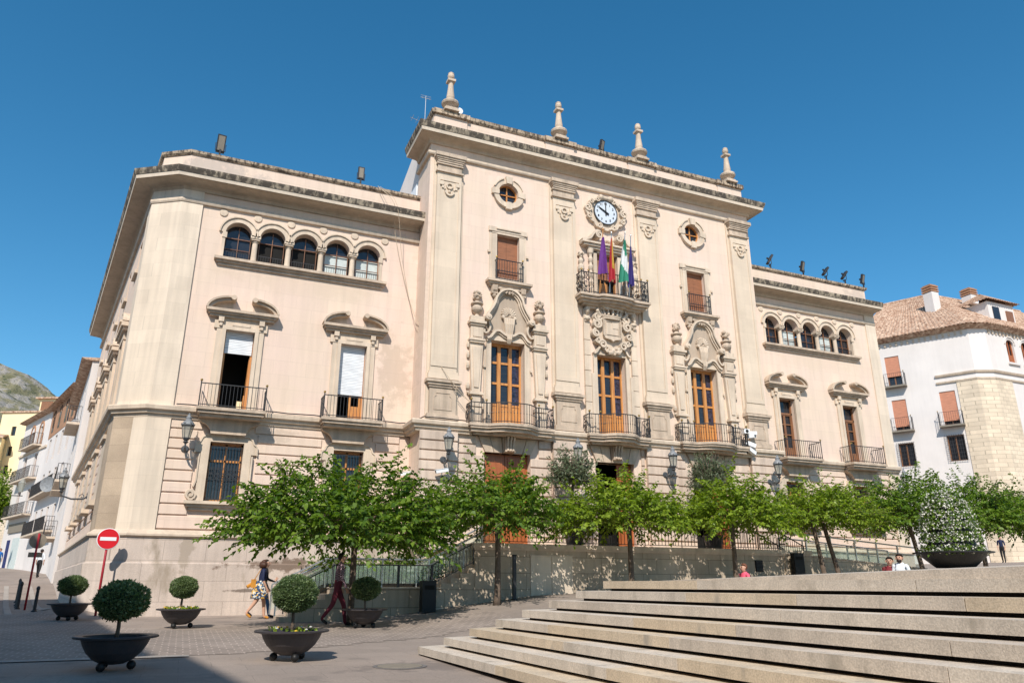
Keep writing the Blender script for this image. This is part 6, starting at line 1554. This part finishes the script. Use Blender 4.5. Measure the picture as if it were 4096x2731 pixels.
# ------------------------------------------------------------------ people
SK = mk('skin', (.50,.29,.20), .55, .08, 9); 
def person(label, loc, rz, H, pose, mats, hair, hairlen=0, group=None, extra=None, beard=None):
    """one continuous skinned body; pose gives joints in metres for a 1.7 m figure facing +x"""
    t = thing('person', label, 'person', loc, rz, group); k = H/1.7
    J = dict(pose); 
    V = []; E = []; Rr = []; Z = []
    idx = {}
    def add(n, p, r): idx[n] = len(V); V.append(tuple(x*k for x in p)); Rr.append(r*k)
    def edge(a, b, z): E.append((idx[a], idx[b])); Z.append(z)
    add('pel', J['pel'], (.125, .15)[0]); add('waist', J['waist'], .115); add('chest', J['chest'], .135); add('sh', J['neckb'], .09); add('neck', J['neck'], .052); add('jaw', J['jaw'], .072); add('head', J['head'], .098); add('crown', J['crown'], .07)
    for a, b, z in (('pel','waist','hip'),('waist','chest','top'),('chest','sh','top'),('sh','neck','skin'),('neck','jaw','skin'),('jaw','head','skin'),('head','crown','skin')): edge(a, b, z)
    for s in 'LR':
        add('hp'+s, J['hp'+s], .092); add('kn'+s, J['kn'+s], .062); add('an'+s, J['an'+s], .042); add('to'+s, J['to'+s], .036)
        edge('pel','hp'+s,'hip'); edge('hp'+s,'kn'+s,'thigh'); edge('kn'+s,'an'+s,'shin'); edge('an'+s,'to'+s,'shoe')
        add('so'+s, J['so'+s], .058); add('el'+s, J['el'+s], .042); add('wr'+s, J['wr'+s], .028); add('pa'+s, J['pa'+s], .034)
        edge('sh','so'+s,'top'); edge('so'+s,'el'+s,'arm'); edge('el'+s,'wr'+s,'fore'); edge('wr'+s,'pa'+s,'skin')
        w_ = np.array(J['wr'+s]); p_ = np.array(J['pa'+s]); d = p_-w_; d = d/np.linalg.norm(d); sd_ = np.cross(d, [0,1,0.]); sd_ = sd_/(np.linalg.norm(sd_)+1e-6)
        for f in range(4):
            n1, n2 = 'f%d%s' % (f, s), 'g%d%s' % (f, s); c_ = p_ + d*.03 + sd_*(.021*(f-1.5)); add(n1, c_+d*(.025), .0088); add(n2, c_+d*(.055+.008*(f in (1, 2)))+np.array([0,-.012 if s == 'R' else .012,0]), .0078); edge('pa'+s, n1, 'skin'); edge(n1, n2, 'skin')
        add('th'+s, p_+sd_*.045+d*.02, .0095); edge('pa'+s, 'th'+s, 'skin')
    me = bpy.data.meshes.new('body'); me.from_pydata(V, E, []); ob = bpy.data.objects.new('body', me); C.objects.link(ob)
    md = ob.modifiers.new('skin', 'SKIN'); md.use_smooth_shade = True
    for i, sv in enumerate(me.skin_vertices[0].data): sv.radius = (Rr[i], Rr[i]); sv.use_root = (i == 0)
    sv = me.skin_vertices[0].data; w = lambda n, a, b: setattr(sv[idx[n]], 'radius', (a*k, b*k))
    ob.modifiers.new('sub', 'SUBSURF').levels = 2
    dg = bpy.context.evaluated_depsgraph_get(); m2 = bpy.data.meshes.new_from_object(ob.evaluated_get(dg)); m2.name = 'body'
    keys = ['skin','top','arm','fore','hip','thigh','shin','shoe']; m2.materials.clear()
    for kk in keys: m2.materials.append(mats[kk])
    A = np.array([V[e[0]] for e in E]); B = np.array([V[e[1]] for e in E]); AB = B-A; l2 = (AB**2).sum(1)
    for p in m2.polygons:
        c_ = np.array(p.center); tt = np.clip(((c_-A)*AB).sum(1)/l2, 0, 1); dd = (((A+AB*tt[:,None])-c_)**2).sum(1); rad = np.array([(Rr[e[0]]+Rr[e[1]])/2 for e in E])
        p.material_index = keys.index(Z[int(np.argmin(np.sqrt(dd)/rad))]); p.use_smooth = True
    bpy.data.objects.remove(ob); bd = bpy.data.objects.new('body', m2); C.objects.link(bd); bd.parent = t
    # face and hair
    h = np.array(J['head'])*k; fx_ = np.array(J.get('face', (1,0,0)), float); fx_ /= np.linalg.norm(fx_); sy = np.array([-fx_[1], fx_[0], 0])
    q = MB(); nn = h+fx_*.1*k; q.tube([tuple(nn+np.array([0,0,.035*k])), tuple(nn+fx_*.022*k-np.array([0,0,.012*k])), tuple(nn-np.array([0,0,.02*k]))], [.008*k,.014*k,.008*k], 6)
    for s in (-1, 1): q.sphere(tuple(h+sy*s*.096*k-np.array([0,0,.005])), .026*k, 6, 0, (.6,.5,1.2))
    q.build('nose_and_ears', mats['skin'], t, smooth=True)
    q = MB()
    for s in (-1, 1): q.sphere(tuple(h+fx_*.088*k+sy*s*.036*k+np.array([0,0,.022*k])), .013*k, 6)
    q.build('eyes', M['black'], t); q = MB(); mth = h+fx_*.088*k-np.array([0,0,.048*k]); q.sphere(tuple(mth), .02*k, 6, 0, (.7,1.1,.35)); q.build('mouth', mk('lips', (.35,.12,.10), .5, .1, 9), t)
    if hair is not None:
        q = MB(); hc = h - fx_*.02*k + np.array([0,0,.022*k]); vs = []; n1, n2 = 18, 12
        q.sphere(tuple(hc), .101*k, 18, 0, (1.02,.98,1.04))
        # open the face: push the front lower part inside the head
        for i, v_ in enumerate(q.v):
            rel = np.array(v_)-hc; f_ = rel@fx_
            if f_ > .02*k and rel[2] < .045*k: q.v[i] = tuple(np.array(v_)-fx_*(f_+.03*k)*1.0)
            if hairlen == 0 and rel[2] < (-.085*k if f_ < -.015*k else -.03*k): q.v[i] = tuple(h+rel*.7)
        if hairlen:
            for j in range(26):
                a_ = R_(70+220*j/25); dv = fx_*math.cos(a_)+sy*math.sin(a_); b_ = hc+dv*.098*k; q.tube([tuple(b_+np.array([0,0,.03*k])), tuple(b_+dv*.022*k-np.array([0,0,hairlen*.5])), tuple(b_+dv*.004*k-np.array([0,0,hairlen]))], [.03*k,.036*k,.014*k], 6)
        q.build('hair', hair, t, smooth=True)
    if beard is not None: q = MB(); q.sphere(tuple(h+fx_*.05*k-np.array([0,0,.075*k])), .068*k, 10, 0, (.85,1.,.75)); q.build('beard', beard, t, smooth=True)
    if extra: extra(t, k)
    return t
def J_stand(lean=0., legs=((.02,.0),(.02,-.0)), arms=((0,0),(0,0)), sit=False):
    """legs: (foot forward offset, knee forward offset); arms: (elbow fwd, wrist fwd) for L(+y) and R(-y)"""
    J = dict(pel=(0,0,.93), waist=(.01+lean*.3,0,1.08), chest=(.0+lean*.7,0,1.26), neckb=(-.01+lean,0,1.42), neck=(0+lean*1.1,0,1.48), jaw=(.025+lean*1.2,0,1.535), head=(.01+lean*1.25,0,1.6), crown=(-.005+lean*1.25,0,1.655))
    for s, sg, (ft, kn), (ea, wa) in (('L',1,legs[0],arms[0]),('R',-1,legs[1],arms[1])):
        lift = .10 if ft < -.15 else 0
        J['hp'+s] = (0,sg*.085,.88); J['kn'+s] = (ft*.45+kn+.03,sg*.09,.49); J['an'+s] = (ft,sg*.09,.075+lift); J['to'+s] = (ft+.15,sg*.1,.03+lift*.25)
        J['so'+s] = (lean,sg*.17,1.39); J['el'+s] = (lean+ea-.02,sg*.22,1.13); J['wr'+s] = (lean+wa,sg*.21,.90 if wa < .15 else .98+wa*.25); J['pa'+s] = (lean+wa+.03,sg*.2,.83 if wa < .15 else 1.02+wa*.3)
    return J
def J_sit(arms=None):
    J = J_stand(0.02); 
    for n in ('pel','waist','chest','neckb','neck','jaw','head','crown','soL','soR','elL','elR'): J[n] = (J[n][0], J[n][1], J[n][2]-.43)
    for s, sg in (('L',1),('R',-1)):
        J['hp'+s] = (.03,sg*.09,.48); J['kn'+s] = (.42,sg*.12,.50); J['an'+s] = (.44,sg*.12,.08); J['to'+s] = (.58,sg*.12,.03); J['wr'+s] = (.28,sg*.17,.58); J['pa'+s] = (.36,sg*.16,.56)
    return J
def outfit(top, arm, fore, hip, thigh, shin, shoe): return dict(skin=SK, top=top, arm=arm, fore=fore, hip=hip, thigh=thigh, shin=shin, shoe=shoe)
navy, jean, dk = cm_('navy cotton',(.012,.018,.055)), cm_('blue denim',(.03,.11,.24)), cm_('black cloth',(.015,.014,.016))
burg = mk('burgundy trousers', (.115,.018,.03), .8, .15, 7); maroon = cm_('maroon top',(.17,.02,.025)); pink = cm_('pink top',(.75,.10,.16)); whit = cm_('white tee',(.72,.76,.8))
hb = mk('brown hair', (.06,.025,.014), .5, .3, 30); hk = mk('dark hair', (.02,.013,.01), .5, .3, 30); hrd = mk('auburn hair', (.16,.06,.03), .5, .3, 30)
T = NT('checked shirt'); ge = T.n('ShaderNodeTexCoord'); ck = T.n('ShaderNodeTexChecker'); ck.inputs['Scale'].default_value = 34; T.l(ge.outputs['Object'], ck.inputs[0]); T.l(T.mix(ck.outputs['Fac'], (.03,.012,.02), (.33,.22,.26)), T.b.inputs['Base Color']); T.b.inputs['Roughness'].default_value = .8; plaid = T.m
T = NT('floral cloth'); ge = T.n('ShaderNodeTexCoord'); vo = T.n('ShaderNodeTexVoronoi'); vo.inputs['Scale'].default_value = 22; T.l(ge.outputs['Object'], vo.inputs['Vector']); sx_ = T.n('ShaderNodeSeparateColor'); T.l(vo.outputs['Color'], sx_.inputs[0]); rc = T.ramp(sx_.outputs[0], [(0.,(.02,.04,.10)),(.38,(.05,.12,.22)),(.5,(.62,.60,.52)),(.74,(.62,.36,.05)),(1.,(.55,.5,.4))]); sx_ = rc.node; sx_.color_ramp.interpolation = 'CONSTANT'; T.l(rc, T.b.inputs['Base Color']); T.b.inputs['Roughness'].default_value = .8; floral = T.m
orange = cm_('orange leather', (.5,.22,.03))
def woman_extra(t, k):
    q = MB(); q.lathe([(.135,1.08),(.165,.98),(.185,.9),(.215,.75),(.245,.58),(.24,.575),(.2,.75),(.15,.98)], (-.02,0,0), 22, 0, 1.1, .85); q.build('skirt', floral, t, smooth=True)
    q = MB(); q.box(-.3,-.16,-.1,.1,.88,1.12); q.tube([(-.22,-.1,1.1),(-.05,-.16,1.42)], .012, 5); q.tube([(-.4,-.02,.9),(-.28,.02,.98)], .05, 6); q.build('bag', orange, t)
SKL = SK
woman = outfit(navy, navy, SKL, floral, SKL, SKL, orange)
person('woman in a navy top and floral skirt with a yellow bag, walking right', (-13.2,-1.35,g(-13.2,-1.35)), R_(-4), 1.66, J_stand(.03, ((.16,.02),(-.36,.0)), ((-.03,-.02),(.02,.12))), woman, hb, .15, extra=woman_extra)
person('person in blue jeans and dark jacket walking hidden behind the woman in floral skirt', (-13.1,-.72,g(-13.1,-.72)), R_(-4), 1.68, J_stand(.04, ((-.38,0),(.26,.03)), ((.02,.12),(.1,.3))), outfit(dk, dk, dk, jean, jean, jean, dk), hk)
person('man in a checked shirt and burgundy trousers walking right beside the tree trunk', (-11.62,-5.05,g(-11.62,-5.05)), R_(-6), 1.80, J_stand(.05, ((.24,.05),(-.34,.02)), ((-.02,.04),(.04,.14))), outfit(plaid, plaid, plaid, burg, burg, burg, M['black']), hk)
def at_head(u, v, dep):    # plan position and head height from the photograph's bearing at a stated distance
    d = fw*FPX + rt2*(u*4096/2352-2048) - up2*(v*4096/2352-1365.5); return CAM + d*(dep/FPX)
for (label, u, v, dep, rz, mats_, hr, hl, brd) in (
    ('woman with auburn hair in a pink top, only head and shoulders above the steps', 1710, 1303, 22., R_(175), outfit(pink, pink, SK, jean, jean, jean, dk), hrd, .0, None),
    ('woman in a maroon top sitting next to a bearded man behind the steps', 2043, 1288, 20.6, R_(215), outfit(maroon, SK, SK, dk, dk, dk, dk), hk, .0, None),
    ('bearded man in a white tee shirt sitting behind the steps', 2066, 1281, 20.4, R_(205), outfit(whit, whit, SK, jean, jean, jean, dk), hk, 0, hk)):
    p = at_head(u, v, dep); zf = p.z - 1.17*1.0
    person(label, (p.x, p.y, zf), rz, 1.7, J_sit(), mats_, hr, hl, beard=brd)
    q = MB(Matrix.Translation((p.x, p.y, 0)) @ Matrix.Rotation(rz, 4, 'Z')); zg = g(p.x, p.y)
    if u != 2043:
        b = thing('stone_bench', 'stone bench under the seated %s' % ('couple' if u > 2000 else 'woman in pink'), 'bench', (0,0,0)); w_ = .45 if u < 2000 else .9
        q.box(-.25,.22,-w_,w_,zf+.27,zf+.38); q.build('seat', M['gr3'], b); q = MB(Matrix.Translation((p.x, p.y, 0)) @ Matrix.Rotation(rz, 4, 'Z')); q.box(-.2,.15,-w_+.1,w_-.1,zg-.3,zf+.27); q.build('base', M['gr1'], b)
px, py = 35.9, 9.25
person('bald man in navy tee shirt and dark trousers standing at the far right', (px,py,g(px,py)), R_(200), 1.75, J_stand(.02, ((.08,.02),(-.1,.0)), ((.05,.1),(-.05,.05))), outfit(navy, navy, SK, dk, dk, dk, dk), None)
person('distant pedestrian in a pale top and dark trousers walking up the side street', (-23.7,30.2,g(-23.7,30.2)), R_(80), 1.7, J_stand(.03, ((.2,.03),(-.2,.0))), outfit(whit, whit, SK, dk, dk, dk, dk), hk)
person('distant person in a bright blue top at the extreme left edge', (-28.0,41.3,g(-28.0,41.3)), R_(-60), 1.7, J_stand(.0), outfit(cm_('blue top',(.03,.18,.55)),cm_('blue sleeve',(.03,.18,.55)),SK,jean,jean,jean,dk), hk)
# small lawn patch by the right hand corner
